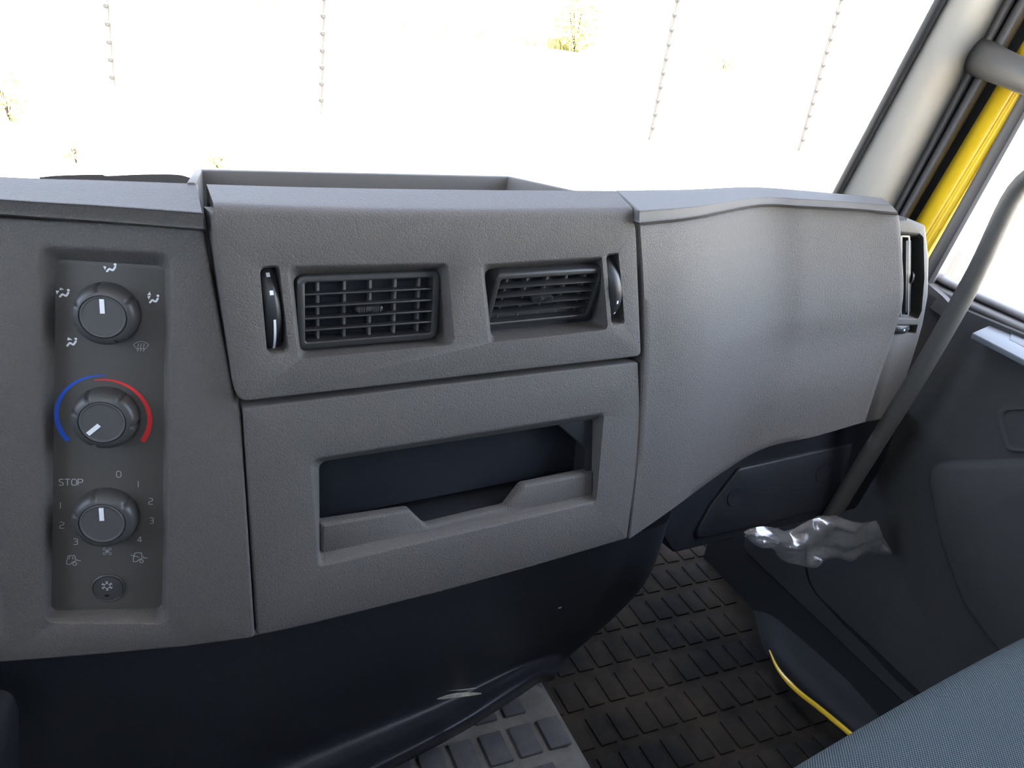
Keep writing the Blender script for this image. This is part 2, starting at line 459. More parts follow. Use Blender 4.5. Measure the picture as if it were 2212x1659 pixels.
# ================================================================== SETTING: cab shell
XR = 0.95                    # inner face of the passenger door
XL = -1.25
FRONT = 1.12
fl = mesh_obj('floor', *box((( XL+XR+.05)/2, 0.12, -0.02), (XR+.05-XL)/2, 1.02, 0.02), 'black_rubber', smooth=0)
tag(fl, 'dark cab floor under the rubber mats', kind='structure')
fwv = mesh_obj('wall_front', *box(((XL+XR+.05)/2, FRONT+.01, 0.27), (XR+.05-XL)/2, 0.02, 0.29), 'door_dark', smooth=0)
tag(fwv, 'dark front bulkhead below the windscreen', kind='structure')
PR = Plane((0, -.90, 0), -90, 0)          # faces forward ; u = -x
rh = [V((-.80, 1.18)), V((1.05, 1.18)), V((1.05, 1.50)), V((-.80, 1.50))]  # rear window opening, added to light the upper dash from behind
rw = mesh_obj('wall_rear', *plate(PR, rloop([V((-1.03, -.02)), V((1.28, -.02)), V((1.28, 1.58)), V((-1.03, 1.58))], .01), [dict(A=rloop(rh, .05), B=rloop([p*.99+V((0, .013)) for p in rh], .05), depth=.03)], back=.03), 'rear_trim')
win4 = mesh_obj('added_rear_window', *box((-.125, -.925, 1.31), .95, .002, .20), 'glass', smooth=0); tag(win4, 'unseen rear window glass added to light the dash from behind', kind='structure')
tag(rw, 'grey rear wall of the cab with a wide window added for light', kind='structure')
cl = mesh_obj('ceiling', *box(((XL+XR+.05)/2, -0.14, 1.57), (XR+.05-XL)/2+.03, 0.80, 0.02), 'roof_lining', smooth=0)
tag(cl, 'grey headliner of the cab', kind='structure')
# left wall with the driver's window opening
PW = Plane((XL, 0, 0), 0, 0)       # faces +x ; u = +y
wl = plate(PW, rloop([V((-.92, 0)), V((1.12, 0)), V((1.12, .74)), V((.60, 1.57)), V((-.92, 1.57))], 0.01),
           [dict(A=rloop([V((-.25, .84)), V((.76, .80)), V((.52, 1.48)), V((-.25, 1.50))], 0.05), B=rloop([V((-.24, .85)), V((.75, .81)), V((.51, 1.47)), V((-.24, 1.49))], 0.05), depth=0.03)], back=0.03)
wlo = mesh_obj('wall_left', *wl, 'rear_trim'); tag(wlo, "driver's side wall of the cab with its window opening", kind='structure')
win3 = mesh_obj('window_3', *box((XL-.02, .26, 1.14), .002, .54, .38), 'glass', smooth=0); tag(win3, "driver's door window glass", kind='structure')

# windscreen: swept back 15 degrees, wrapping round at the pillars
wb = onx(1800, 415, .88); wt = onx(2020, 0, .88)          # right edge of the glass: two points on it
wdir = (wt-wb)/(wt.z-wb.z)
def ws_row(z):
    e = wb + wdir*(z-wb.z); pts = []
    for k in range(33):
        s = k/32; x = XL+.03 + (e.x-XL-.03)*s
        c = abs(2*s-1); y = e.y + 0.21*(1-c**4)
        pts.append(V((x, y, z)))
    return pts
rows = [ws_row(z) for z in (.58, .75, .95, 1.15, 1.35, 1.54)]
wsv, wsf = grid(rows)
b = len(wsv); wsv2 = wsv
wsf2 = wsf + [tuple(b+i for i in f) for f in wsf]
ws = mesh_obj('window_1', wsv2, wsf, 'dimming_glass', smooth=60); tag(ws, 'large windscreen glass above the dashboard, darkened to cut the light', kind='structure')

# ================================================================== A-PILLAR and door surround
def line3(x, xb, xt, yb=440, yt=0):
    """straight line in space through two photo points on plane x; returns f(t)"""
    a = onx(xb, yb, x); c = onx(xt, yt, x)
    return lambda t: a + (c-a)*t
TT = [-0.55, -0.2, 0.1, 0.4, 0.7, 1.0, 1.3, 1.6, 1.9]
def strip(name, fs, mat, parent, n=5, close=True):
    """lofted strip through a list of lines (smooth across)"""
    rows = []
    for t in TT: rows.append(spline([f(t) for f in fs], n))
    v, f = grid(rows)
    return mesh_obj(name, v, f, mat, parent, smooth=50)
pil = thing('trim_1', 'pale grey beige windscreen pillar trim with dark rubber edges', None, onx(1860, 440, .92), kind='structure')
l0a = line3(.880, 1787, 2020); l0b = line3(.874, 1797, 2032); l0c = line3(.882, 1806, 2045)
strip('windscreen_rubber', [lambda t: l0a(t)+V((.012, .012, 0)), l0a, l0b, l0c, lambda t: l0c(t)+V((.01, .012, 0))], 'black_rubber', pil)
strip('pillar_cover', [line3(.890, 1800, 2040), line3(.886, 1815, 2056), line3(.900, 1862, 2100), line3(.925, 1905, 2138), line3(.957, 1933, 2164), line3(.975, 1943, 2178)], 'pillar_trim', pil)
# door seals: three ridges
seal = thing('trim_2', 'dark ribbed rubber door seal beside the windscreen pillar', None, onx(1960, 440, .965), kind='structure')
strip('seal_lip', [line3(.985, 1926, 2158), line3(.962, 1936, 2170), line3(.957, 1944, 2180), line3(.963, 1951, 2190), line3(.985, 1954, 2196)], 'seal_rubber', seal)
strip('seal_ridge', [line3(.990, 1949, 2190), line3(.966, 1957, 2203), line3(.960, 1967, 2216), line3(.968, 1976, 2228), line3(.990, 1982, 2236)], 'seal_rubber', seal)
strip('seal_channel', [line3(.990, 1978, 2232), line3(.994, 1990, 2248), line3(.999, 2004, 2268), line3(1.004, 2018, 2282)], 'black_rubber', seal)

# passenger door
PD = Plane((XR, 0, 0), 180, 0)      # faces the cab ; u = -y, v = z
door = thing('door_1', 'passenger door with yellow painted frame and dark grey fabric panel', None, V((XR, .2, .1)), kind='structure')
strip('painted_frame', [line3(1.003, 1996, 2258), line3(.992, 2006, 2272), line3(.984, 2026, 2293), line3(.9825, 2040, 2308), line3(.984, 2047, 2314), line3(.9825, 2055, 2322), line3(.986, 2068, 2331), line3(.995, 2078, 2342), line3(1.004, 2120, 2384)], 'yellow_paint', door, 6)
# window frame: dark band, then the inner light edge, bent round the lower front corner of the glass
FX = .968
fr_front = line3(FX, 2072, 2318); fr_mid = line3(FX, 2100, 2346); fr_in = line3(FX, 2112, 2358); fr_gl = line3(.99, 2125, 2371)
strip('window_frame', [lambda t: fr_front(t)+V((.03, 0, 0)), fr_front, fr_mid, lambda t: fr_mid(t)+V((.012, 0, 0))], 'frame_grey', door)
strip('window_channel', [lambda t: fr_mid(t)+V((.012, 0, 0)), fr_mid, lambda t: fr_in(t)+V((-.003, 0, 0)), fr_in, fr_gl], 'seal_rubber', door)
# sill along the bottom of the glass
def along(pxa, pxb, x, ext=3.2):
    a = onx(*pxa, x); c = onx(*pxb, x); return lambda t: a + (c-a)*(t*ext)
def hstrip(name, fs, mat, parent, t0=-0.25):
    rows = [spline([f(t0+(1-t0)*k/10) for f in fs], 4) for k in range(11)]
    return mesh_obj(name, *grid(rows), mat, parent, smooth=50)
hstrip('sill_rubber', [along((2030, 588), (2212, 668), .992), along((2030, 598), (2212, 678), .975), along((2034, 612), (2212, 692), .972), along((2036, 618), (2212, 698), .985)], 'seal_rubber', door, -0.06)
hstrip('sill_ridge', [along((2026, 612), (2212, 692), .985), along((2026, 620), (2212, 702), .965), along((2030, 632), (2212, 716), .958), along((2034, 642), (2212, 728), .964), along((2036, 648), (2212, 734), .98)], 'frame_grey', door, -0.12)
hstrip('sill_step', [along((2020, 640), (2212, 728), .98), along((2020, 652), (2212, 742), .955), along((2024, 676), (2212, 764), .950), along((2026, 690), (2212, 780), .952)], 'door_fabric', door, -0.15)
# main panel
dv = plate(PD, rloop([V((-.86, .10)), V((.35, .10)), V((.35, .652)), V((-.70, .652)), V((-.86, .60))], 0.02), back=0.03)
mesh_obj('door_panel', *dv, 'door_fabric', door)
# painted triangular corner piece at the front of the sill
hp = [onx(2003, 612, .955), onx(2036, 640, .948), onx(2062, 668, .940), onx(2048, 692, .938), onx(2012, 668, .945), onx(1996, 650, .955)]
hv = hp + [p+V((.03, .0, 0)) for p in hp]
mesh_obj('corner_cap', hv, [(0, 1, 2, 3, 4, 5)]+[(i, (i+1) % 6, 6+(i+1) % 6, 6+i) for i in range(6)], 'frame_grey', door)
# lower map pocket and handle bowl
bl = PD.uvs([(2008, 996), (2330, 985), (2330, 1560), (2180, 1420), (2090, 1300), (2040, 1160)])
pk = slab(PD, rloop(bl, [.03, .02, .02, .05, .1, .1]), -0.004, 0.020, 0.012)
mesh_obj('map_pocket', *pk, 'door_pocket', door)
bw = PD.uvs([(2160, 885), (2290, 880), (2300, 975), (2180, 970)])
A = rloop(bw, .012); ctr = sum(A, V((0, 0)))/len(A)
ringo = plate(PD, [ctr+(p-ctr)*1.12 for p in A], [dict(A=A, B=[ctr+(p-ctr)*.72 for p in A], depth=.022, fill=True)], d0=.004, back=.006)
mesh_obj('handle_bowl', *ringo, 'door_pocket', door)
# pale switch plate on the door ledge
q = [onx(2100, 719, .918), onx(2330, 838, .918), onx(2330, 770, .962), onx(2150, 697, .962)]
sp_n = (q[1]-q[0]).cross(q[3]-q[0]).normalized()
if sp_n.z < 0: sp_n = -sp_n
spv, spf = box((0, 0, 0), 1, 1, 1)
def quadslab(q, th, bev=0.15):
    bm = bmesh.new(); top = [bm.verts.new(p) for p in q]; bot = [bm.verts.new(p-V((0, 0, th))) for p in q]
    bm.faces.new(top); bm.faces.new(bot[::-1])
    for i in range(4): bm.faces.new((top[i], bot[i], bot[(i+1) % 4], top[(i+1) % 4]))
    bmesh.ops.recalc_face_normals(bm, faces=bm.faces)
    bmesh.ops.bevel(bm, geom=bm.edges[:], offset=th*bev, segments=2, profile=.5, affect='EDGES')
    bm.verts.index_update(); r = ([v.co.copy() for v in bm.verts], [tuple(v.index for v in f.verts) for f in bm.faces]); bm.free(); return r
swp = mesh_obj('switch_plate', *quadslab(q, .007), 'switch_plate', door)
def on_q(a, b_): return q[0].lerp(q[1], a).lerp(q[3].lerp(q[2], a), b_)
qq = [on_q(.30, .42)+sp_n*.002, on_q(.72, .42)+sp_n*.002, on_q(.72, .85)+sp_n*.002, on_q(.24, .85)+sp_n*.002]
mesh_obj('window_switch', *quadslab(qq, .003, .3), 'switch_plate', swp)
# door glass
gq = [onx(2022, 600, .992), V((.992, -.12, onx(2022, 600, .992).z)), V((.992, -.12, 1.45)), fr_gl(1.9)]
gl2 = mesh_obj('window_2', gq+[p+V((.004, 0, 0)) for p in gq], [(0, 1, 2, 3), (4, 5, 6, 7)], 'glass', smooth=0)
tag(gl2, 'side window glass of the passenger door', kind='structure')
# rear part of the right wall and roof rail
wr = mesh_obj('wall_right', *join(box((1.11, .96, .33), .03, .17, .35), box((1.03, .815, .33), .06, .01, .35), box((.985, -.05, .05), .03, 1.0, .07), box((1.0, -.52, .78), .03, .42, .8), box((1.0, -.05, 1.50), .03, .75, .07)), 'door_dark', smooth=0)
tag(wr, 'cab side around the passenger door', kind='structure')

# door sill, black kick trim and yellow body edge
stx = thing('door_sill', 'black plastic door sill trim beside the rubber mat', 'sill', V((.93, .6, 0)))
ctrl = []
for (a, b_, c, d_) in [((1605, 1130), (1640, 1130), (1700, 1130), (1735, 1130)), ((1612, 1225), (1650, 1225), (1705, 1235), (1745, 1250)), ((1625, 1330), (1668, 1335), (1740, 1330), (1800, 1320)),
                       ((1650, 1410), (1690, 1410), (1790, 1400), (1885, 1400)), ((1720, 1500), (1760, 1490), (1860, 1480), (1975, 1485)), ((1830, 1600), (1870, 1590), (1990, 1580), (2100, 1605))]:
    lim = lambda p, q_: p if p.y < 1.06 else ony(*q_, 1.06)
    ctrl.append([lim(onz(*a, .004), a), lim(onz(*b_, .03), b_), lim(onz(*c, .055), c), lim(onx(*d_, XR-.004), d_)])
mesh_obj('kick_trim', *grid(patch(ctrl, 5, 6)), 'door_dark', stx, smooth=60)
yl = spline([onz(1662, 1405, .035), onz(1682, 1447, .036), onz(1720, 1490, .036), onz(1770, 1530, .036), onz(1822, 1573, .036), onz(1900, 1640, .036)], 6)
nn = len(yl)
mesh_obj('painted_edge', *tube(yl, [.0012+.0028*min(1, k/10) for k in range(nn)], 8), 'yellow_paint', stx)

# ================================================================== FLOOR MATS
mat1 = thing('floor_mat', 'dirty black rubber footwell mat moulded with rectangular blocks', 'floor mat', V((.72, .7, 0)))
PF = Plane((0, 0, 0), 90, -90)            # floor plane, u = x, v = y
PF.eu, PF.ev, PF.n = V((1, 0, 0)), V((0, 1, 0)), V((0, 0, 1))
mesh_obj('mat_sheet', *slab(PF, rloop([V((.465, .22)), V((.93, .22)), V((.935, .70)), V((.955, .80)), V((1.06, .96)), V((1.07, 1.09)), V((.465, 1.09))], [.01, .01, .05, .05, .05, .01, .01]), 0, .008, .003), 'mat_base', mat1)
blk = share_mesh('mat_block', *box((0, 0, 0), .0135, .025, .0020, bev=.0016), 'mat_block')
cnt = 0
for r_ in range(10):
    y = .45 + .066*r_                    # rows of moulded blocks
    for c_ in range(16):
        x = .497 + .0355*c_ + (.0178 if r_ % 2 else 0)
        if x > (.905 if y < .76 else .905+(y-.76)*.55): continue
        inst('mat_block', blk, Matrix.Translation((x+random.uniform(-.001, .001), y, .0088)) @ Matrix.Rotation(random.uniform(-.02, .02), 4, 'Z'), mat1)
# engine tunnel cover
tun = thing('tunnel_mat', 'grey moulded rubber cover on the engine tunnel with raised blocks', 'floor mat', V((.2, .5, 0)))
prof = [V((-.34, 0, .0)), V((-.33, 0, .09)), V((-.30, 0, .098)), V((.25, 0, .100)), V((.40, 0, .100)), V((.432, 0, .099)), V((.452, 0, .092)), V((.468, 0, .076)), V((.476, 0, .05)), V((.480, 0, 0.009))]
ys = [-.6, -.2, .2, .5, .7, .9, 1.05]
rows = [[V((p.x, y, p.z)) for p in prof] for y in ys]
mesh_obj('cover_sheet', *grid(rows), 'tunnel_base', tun, smooth=60)
tblk = share_mesh('tunnel_block', *box((0, 0, 0), .0148, .0225, .0030, bev=.0014), 'tunnel_block')
for r_ in range(7):
    y = .472 + .0625*(r_-1)
    for c_ in range(8):
        x = .397 - .0405*c_ + (.036 if r_ % 2 == 1 else 0) - (.036 if False else 0)
        if x < .12: continue
        inst('tunnel_block', tblk, Matrix.Translation((x, y, .1015)), tun)

# ================================================================== DASHBOARD BODY (behind the panels)
deck = thing('dashboard', 'dark dashboard structure showing in the gaps between the panels', 'dashboard', V((0, .8, .4)))
pts = []
def deck_row(off, z):
    p = []
    p.append(V((XL+.03, .62, z)))
    for (px_, py_) in [(-150, 900)]: h = PL.hit(px_, py_, -off); p.append(V((h.x, h.y, z)))
    for px_ in (480, 900, 1380): h = PC.hit(px_, 700, -off); p.append(V((h.x, h.y, z)))
    for (x_, y_) in ((.52, .635), (.62, .685), (.72, .69), (.82, .67), (.90, .69)): p.append(V((x_, y_+off-.02, z)))
    return p
fr_top = deck_row(.030, .725); fr_bot = deck_row(.030, .50)
bk_top = [V((p.x, min(1.06, .80+.26*(1-abs((p.x+.18)/1.1)**4)), .60)) for p in fr_top]
mesh_obj('deck', *grid([fr_bot, fr_top, bk_top]), 'dark_plastic', deck, smooth=30)
# storage tray on top behind the centre panel
tr = thing('dashboard_tray', 'shallow grey storage tray with a raised rim on top of the dashboard', 'tray', ony(760, 400, .70))
TY = .715
tl, trr = ony(437, 368, TY), ony(1098, 382, TY)
zt = [tl.z, trr.z]; zf = .715
def wall(a, b_, za, zb, th, name):
    """upright tray wall from a to b (xy) with top heights"""
    d = (b_-a); d.z = 0; nrm = V((-d.y, d.x, 0)).normalized()*th
    a = a - d.normalized()*.003; b_ = b_ + d.normalized()*.003
    v = [V((a.x, a.y, zf)), V((b_.x, b_.y, zf)), V((b_.x, b_.y, zb)), V((a.x, a.y, za))]
    v += [p+nrm for p in v]
    bm = bmesh.new(); bv = [bm.verts.new(p) for p in v]
    for f in ((0, 1, 2, 3), (7, 6, 5, 4), (0, 4, 5, 1), (1, 5, 6, 2), (2, 6, 7, 3), (3, 7, 4, 0)): bm.faces.new([bv[i] for i in f])
    bmesh.ops.recalc_face_normals(bm, faces=bm.faces)
    bmesh.ops.bevel(bm, geom=bm.edges[:], offset=.0015, segments=2, profile=.5, affect='EDGES')
    bm.verts.index_update(); r = ([x.co.copy() for x in bm.verts], [tuple(x.index for x in f.verts) for f in bm.faces]); bm.free()
    return mesh_obj(name, *r, 'tray_grey', tr)
plain('tray_grey', (0.11, 0.10, 0.094), 0.55, 0.4, bump=.08)
fl_, fr_ = ony(424, 410, .605), ony(1232, 411, .640)
wall(tl, trr, tl.z, trr.z, .006, 'back_wall')
wall(fl_, tl, ony(424, 392, .605).z, tl.z, .006, 'end_wall')
wall(trr, fr_, trr.z, fr_.z, .006, 'end_wall')
mesh_obj('tray_floor', *grid([[V((fl_.x, fl_.y, zf+.002)), V((fr_.x, fr_.y, zf+.002))], [V((tl.x, tl.y, zf+.002)), V((trr.x, trr.y, zf+.002))]]), 'tray_grey', tr, smooth=0)

# ================================================================== LEFT PANEL (around the climate controls)
FD = 0.012                           # depth of the climate face below the panel
lp = thing('climate_surround', 'grained grey dashboard panel with a deep recess around the climate controls', 'dashboard panel', PL.hit(300, 1400))
out = PL.uvs([(-560, 446), (0, 472), (250, 483), (437, 491), (455, 590), (506, 868), (519, 892), (549, 1378), (400, 1398), (180, 1418), (0, 1432), (-560, 1452)])
loop = rloop(out, [.004, 0, 0, .006, 0, 0, 0, .003, 0, 0, 0, .004])
hA = rloop(PL.uvs([(80, 526), (376, 541), (367, 1350), (96, 1347)]), .009, 7)
hB = rloop(PL.uvs([(121, 560), (356, 575), (350, 1313), (111, 1319)], -FD), .006, 7)
h2A = rloop(PL.uvs([(-240, 512), (2, 514), (-5, 700), (-6, 1170), (15, 1300), (15, 1378), (-240, 1392)]), [.006, .006, 0, 0, .01, .008, .006], 5)
h2B = rloop(PL.uvs([(-235, 545), (-25, 547), (-30, 700), (-30, 1150), (-14, 1290), (-14, 1345), (-235, 1360)], -.012), [.006, .006, 0, 0, .01, .008, .006], 5)
mesh_obj('panel_shell', *plate(PL, loop, [dict(A=hA, B=hB, depth=FD, well=.003), dict(A=h2A, B=h2B, depth=.012, fill=True)], back=.03, edge=.002), 'dash', lp)

# padded top lip of the left panel
def pad(name, label, back, fold, lip, tuck, mat='dash', n=8):
    o = thing(name, label, 'dashboard pad', sum(lip, V((0, 0, 0)))/len(lip))
    f1 = [a.lerp(b_, .12) for a, b_ in zip(fold, back)]; f2 = [a.lerp(b_, .15) for a, b_ in zip(fold, lip)]
    l1 = [a.lerp(b_, .18) for a, b_ in zip(lip, fold)]
    mid = [a.lerp(b_, .5) for a, b_ in zip(fold, back)]
    down = [p+V((0, .004, -.02)) for p in back]
    rr = patch([down, [p+V((0, .001, -.002)) for p in back], back, mid, f1, fold, f2, l1, lip, tuck], n, 4)
    v, f = grid(rr)
    # end caps: skirts following the profile back into the body
    for c in (0, -1):
        col = [r[c] for r in rr]; cen = V((col[0].x, (col[8].y+col[-1].y)/2+.02, min(p.z for p in col)+.004))
        b = len(v); v = v + col + [p.lerp(cen, .06) + V((.0012 if c else -.0012, 0, 0)) for p in col] + [cen]
        k = len(col)
        f = f + [(b+i, b+i+1, b+k+i+1, b+k+i) for i in range(k-1)] + [(b+k+i, b+k+i+1, b+2*k) for i in range(k-1)]
    mesh_obj('pad_skin', v, f, mat, o, smooth=50)
    return o
pad('dashboard_pad', 'grained grey padded lip above the climate control panel', 
    [ony(-560, 352, .655), ony(0, 384, .622), ony(210, 391, .613), ony(424, 399, .602)],
    [ony(-560, 388, .602), ony(0, 430, .568), ony(210, 443, .557), ony(436, 459, .545)],
    [ony(-560, 416, .606), ony(0, 463, .572), ony(210, 478, .561), ony(441, 496, .549)],
    [ony(-560, 424, .626), ony(0, 468, .592), ony(210, 484, .581), ony(442, 502, .569)])

# ================================================================== CLIMATE CONTROL UNIT
cc = thing('climate_control', 'black climate control unit with three rotary knobs and one round button', 'control panel', PL.hit(235, 1315, -FD))
fpl = rloop(PL.uvs([(119, 557), (357, 572), (351, 1316), (109, 1322)], -FD), .005, 6)
face = mesh_obj('faceplate', *slab(PL, fpl, -FD-.006, -FD, .0004), 'faceplate', cc)
PD_ = -FD+.00025                      # print level
def prnt(name, polys, mat):
    """flat print: list of (2-D verts, faces) in uv"""
    v = []; f = []
    for pv, pf in polys:
        b = len(v); v += [PL.w(p.x, p.y, PD_) for p in pv]; f += [tuple(b+i for i in q) for q in pf]
    return mesh_obj(name, v, f, mat, face, smooth=0)
def cropper(x0, y0, k): return lambda x, y: PL.uv(x0+x*k, y0+y*k, -FD)
c1 = cropper(80, 520, 320/2042); c2 = cropper(80, 780, 320/2212); c3 = cropper(80, 1000, 320/1561)
UPX = (c1(1000, 1000)-c1(1100, 1000)).length/100      # metres per crop-1 pixel
UPX3 = (c3(700, 700)-c3(800, 700)).length/100
def disc(c, r, n=20): return [c+V((r*math.cos(2*math.pi*i/n), r*math.sin(2*math.pi*i/n))) for i in range(n)], [tuple(range(n))]
def poly(pts): return pts, [tuple(range(len(pts)))]
def smooth2(pts, n=5): return spline([V((p.x, p.y, 0)) for p in pts], n)
def stroke(pts, wd, sm=0, closed=False):
    p = [V((q.x, q.y)) for q in (smooth2(pts, sm) if sm else pts)]
    return ribbon(p, wd, closed)
def figure(head, hr, body, tris):
    P_ = [disc(c1(*head), hr*UPX)]
    bp = [c1(*q) for q in body]
    P_.append(stroke(bp, 29*UPX, 4)); P_.append(disc(bp[0], 14*UPX)); P_.append(disc(bp[-1], 14*UPX))
    for t in tris: P_.append(poly([c1(*q) for q in t]))
    return P_
prnt('airflow_symbol', figure((1077, 328), 21, [(965, 420), (1000, 388), (1045, 405), (1080, 360)], [[(912, 347), (958, 357), (938, 402)]]), 'white_print')
prnt('airflow_symbol', figure((433, 681), 20, [(318, 770), (352, 738), (400, 758), (432, 714)], [[(258, 685), (308, 690), (275, 738)], [(322, 643), (375, 672), (308, 681)]]), 'white_print')
prnt('airflow_symbol', figure((1667, 758), 19, [(1558, 850), (1592, 818), (1635, 838), (1666, 795)], [[(1555, 700), (1520, 750), (1572, 750)], [(1522, 762), (1568, 762), (1540, 810)]]), 'white_print')
prnt('airflow_symbol', figure((536, 1352), 20, [(418, 1446), (455, 1408), (500, 1430), (537, 1385)], [[(425, 1328), (488, 1362), (418, 1373)]]), 'white_print')
dpoly = [stroke([c1(1330, 1428), c1(1380, 1398), c1(1435, 1388), c1(1490, 1398), c1(1540, 1432), ], 6*UPX, 5),
         stroke([c1(1330, 1428), c1(1375, 1492)], 6*UPX), stroke([c1(1540, 1432), c1(1488, 1494)], 6*UPX),
         stroke([c1(1375, 1492), c1(1430, 1482), c1(1488, 1494)], 6*UPX, 4)]
for x_ in (1393, 1432, 1472):
    dpoly.append(stroke([c1(x_, 1414), c1(x_+9, 1435), c1(x_-6, 1460), c1(x_+4, 1490), c1(x_-8, 1522)], 7*UPX, 4))
prnt('defrost_symbol', dpoly, 'grey_print')
# temperature arcs
ac = c2(1007, 838); ar = (c2(310, 830)-c2(1705, 850)).length/2
def arc(a0, a1, w0, w1, r0, r1, n=40):
    p = []; w_ = []
    for i in range(n+1):
        s = i/n; a = R(a0+(a1-a0)*s); p.append(ac+V((math.cos(a), math.sin(a)))*(r0+(r1-r0)*s)*ar); w_.append(w0+(w1-w0)*s**1.6)
    return ribbon(p, w_)
prnt('cold_arc', [arc(216, 84, .0036, .0006, 1.0, 1.035)], 'blue_print')
prnt('hot_arc', [arc(-38, 100, .0036, .0006, 1.0, .93)], 'red_print')
# fan speed numerals, symbols
def glyph(ch):
    G = {'0': [[(0, .25), (0, .75), (.12, .95), (.3, 1), (.48, .95), (.6, .75), (.6, .25), (.48, .05), (.3, 0), (.12, .05), (0, .25)]],
         '1': [[(.3, 0), (.3, 1)]],
         '2': [[(.02, .95), (.35, 1), (.55, .88), (.58, .72), (.5, .55), (.12, .45), (.03, .3), (.03, 0), (.6, 0)]],
         '3': [[(.0, 1), (.45, .98), (.58, .85), (.55, .62), (.4, .53), (.15, .52)], [(.4, .53), (.57, .43), (.6, .18), (.48, .03), (0, .0)]],
         '4': [[(.45, 0), (.45, 1), (.38, 1), (0, .3), (.62, .3)]],
         'S': [[(.62, .95), (.3, 1), (.08, .9), (.04, .72), (.2, .55), (.45, .48), (.6, .32), (.56, .1), (.35, 0), (0, .03)]],
         'T': [[(0, 1), (.7, 1)], [(.35, 1), (.35, 0)]],
         'O': [[(0, .25), (0, .75), (.12, .95), (.33, 1), (.54, .95), (.66, .75), (.66, .25), (.54, .05), (.33, 0), (.12, .05), (0, .25)]],
         'P': [[(0, 0), (0, 1), (.42, 1), (.6, .9), (.62, .7), (.55, .52), (.4, .46), (0, .46)]]}
    return G[ch]
def put(name, ch, cx_, cy_, w_, h_, mat='grey_print', lw=8.0):
    P_ = []
    for st in glyph(ch):
        P_.append(stroke([c3(cx_ + (x_/.62-.5)*w_, cy_ - (y_-.5)*h_) for x_, y_ in st], lw*UPX3))
    prnt(name, P_, mat)
for ch, x_ in (('S', 255), ('T', 318), ('O', 390), ('P', 458)): put('letter', ch, x_, 202, 50, 66, 'grey_print', 9)
for ch, x_, y_, w_, h_ in (('0', 862, 117, 50, 66), ('1', 1068, 222, 40, 64), ('2', 1200, 402, 46, 64), ('3', 1210, 606, 38, 60), ('4', 1083, 806, 44, 54), ('1', 248, 446, 40, 64), ('2', 263, 653, 48, 66), ('3', 408, 828, 46, 62)):
    put('numeral', ch, x_, y_, w_, h_)
fan = []
fc = c3(740, 930)
for k in range(4):
    a = R(90*k+20); d1 = V((math.cos(a), math.sin(a))); d2 = V((-d1.y, d1.x)); r_ = 50*UPX3
    fan.append(stroke([fc, fc+d1*r_*.55+d2*r_*.1, fc+d1*r_*1.0+d2*r_*.12, fc+d1*r_*.95+d2*r_*.55, fc+d1*r_*.5+d2*r_*.5, fc], 5*UPX3, 3))
prnt('fan_symbol', fan, 'grey_print')
def cabicon(dx, dy, diag):
    L_ = lambda *pts: stroke([c3(x_+dx, y_+dy) for x_, y_ in pts], 8*UPX3)
    P_ = [L_((405, 1035), (402, 988), (394, 973), (330, 976), (314, 1030), (314, 1066), (350, 1066), (376, 1040), (408, 1036)), L_((462, 1028), (426, 1028), (420, 1010))]
    cw = c3(398+dx, 1062+dy); P_.append(ribbon([cw+V((math.cos(t*math.pi/8), math.sin(t*math.pi/8)))*20*UPX3 for t in range(16)], 8*UPX3, True))
    if diag: P_.append(L_((285, 996), (330, 1010), (375, 1018)))
    else: P_ += [L_((338, 1012), (346, 986)), L_((380, 1014), (376, 986))]
    return P_
prnt('cab_symbol', cabicon(0, 0, False), 'grey_print'); prnt('cab_symbol', cabicon(702, -28, True), 'grey_print')

# knobs
def knob(cpx, cpy, wpx, ang, ridges):
    c = PL.uv(cpx, cpy, -FD); rad = (PL.uv(cpx-wpx/2, cpy, -FD)-PL.uv(cpx+wpx/2, cpy, -FD)).length/2
    M = PL.mat(c.x, c.y, -FD)
    H = .0150
    prof = [(rad*.99, 0), (rad, .0015), (rad*.985, H*.55), (rad*.955, H*.72), (rad*.90, H*.86), (rad*.80, H*.97), (rad*.705, H), (rad*.690, H-.0006), (rad*.69, H-.003)]
    def notch(a, r, h):
        if h < .001 or r < rad*.86: return 1.0
        k = 1.0
        for rg in ridges:
            d = abs((a-R(rg)+math.pi) % (2*math.pi)-math.pi)
            if d < .10: k -= .085*(1-d/.10)
        return k
    kb = mesh_obj('knob', *xform(lathe(prof, 128, False, notch), M), 'knob', cc, origin=M.translation.copy())
    cp = [(rad*.680, H-.003), (rad*.680, H-.0004), (rad*.655, H+.0004), (rad*.615, H+.0002), (rad*.60, H-.0002), (0.0005, H-.0002)]
    mesh_obj('knob_cap', *xform(lathe(cp, 96), M), 'knob_cap', kb)
    pt = box((rad*.35, 0, H+.0000), rad*.23, rad*.068, .0003)
    mesh_obj('pointer', *xform(pt, M @ Matrix.Rotation(R(ang), 4, 'Z')), 'white_print', kb)
knob(233, 674, 146, 90, (100, 155, 205, 35, 290))
knob(231, 897, 146, 222, (118, 160, 55, 350, 250))
knob(231, 1111, 142, 90, (105, 40, 215, 160, 300))
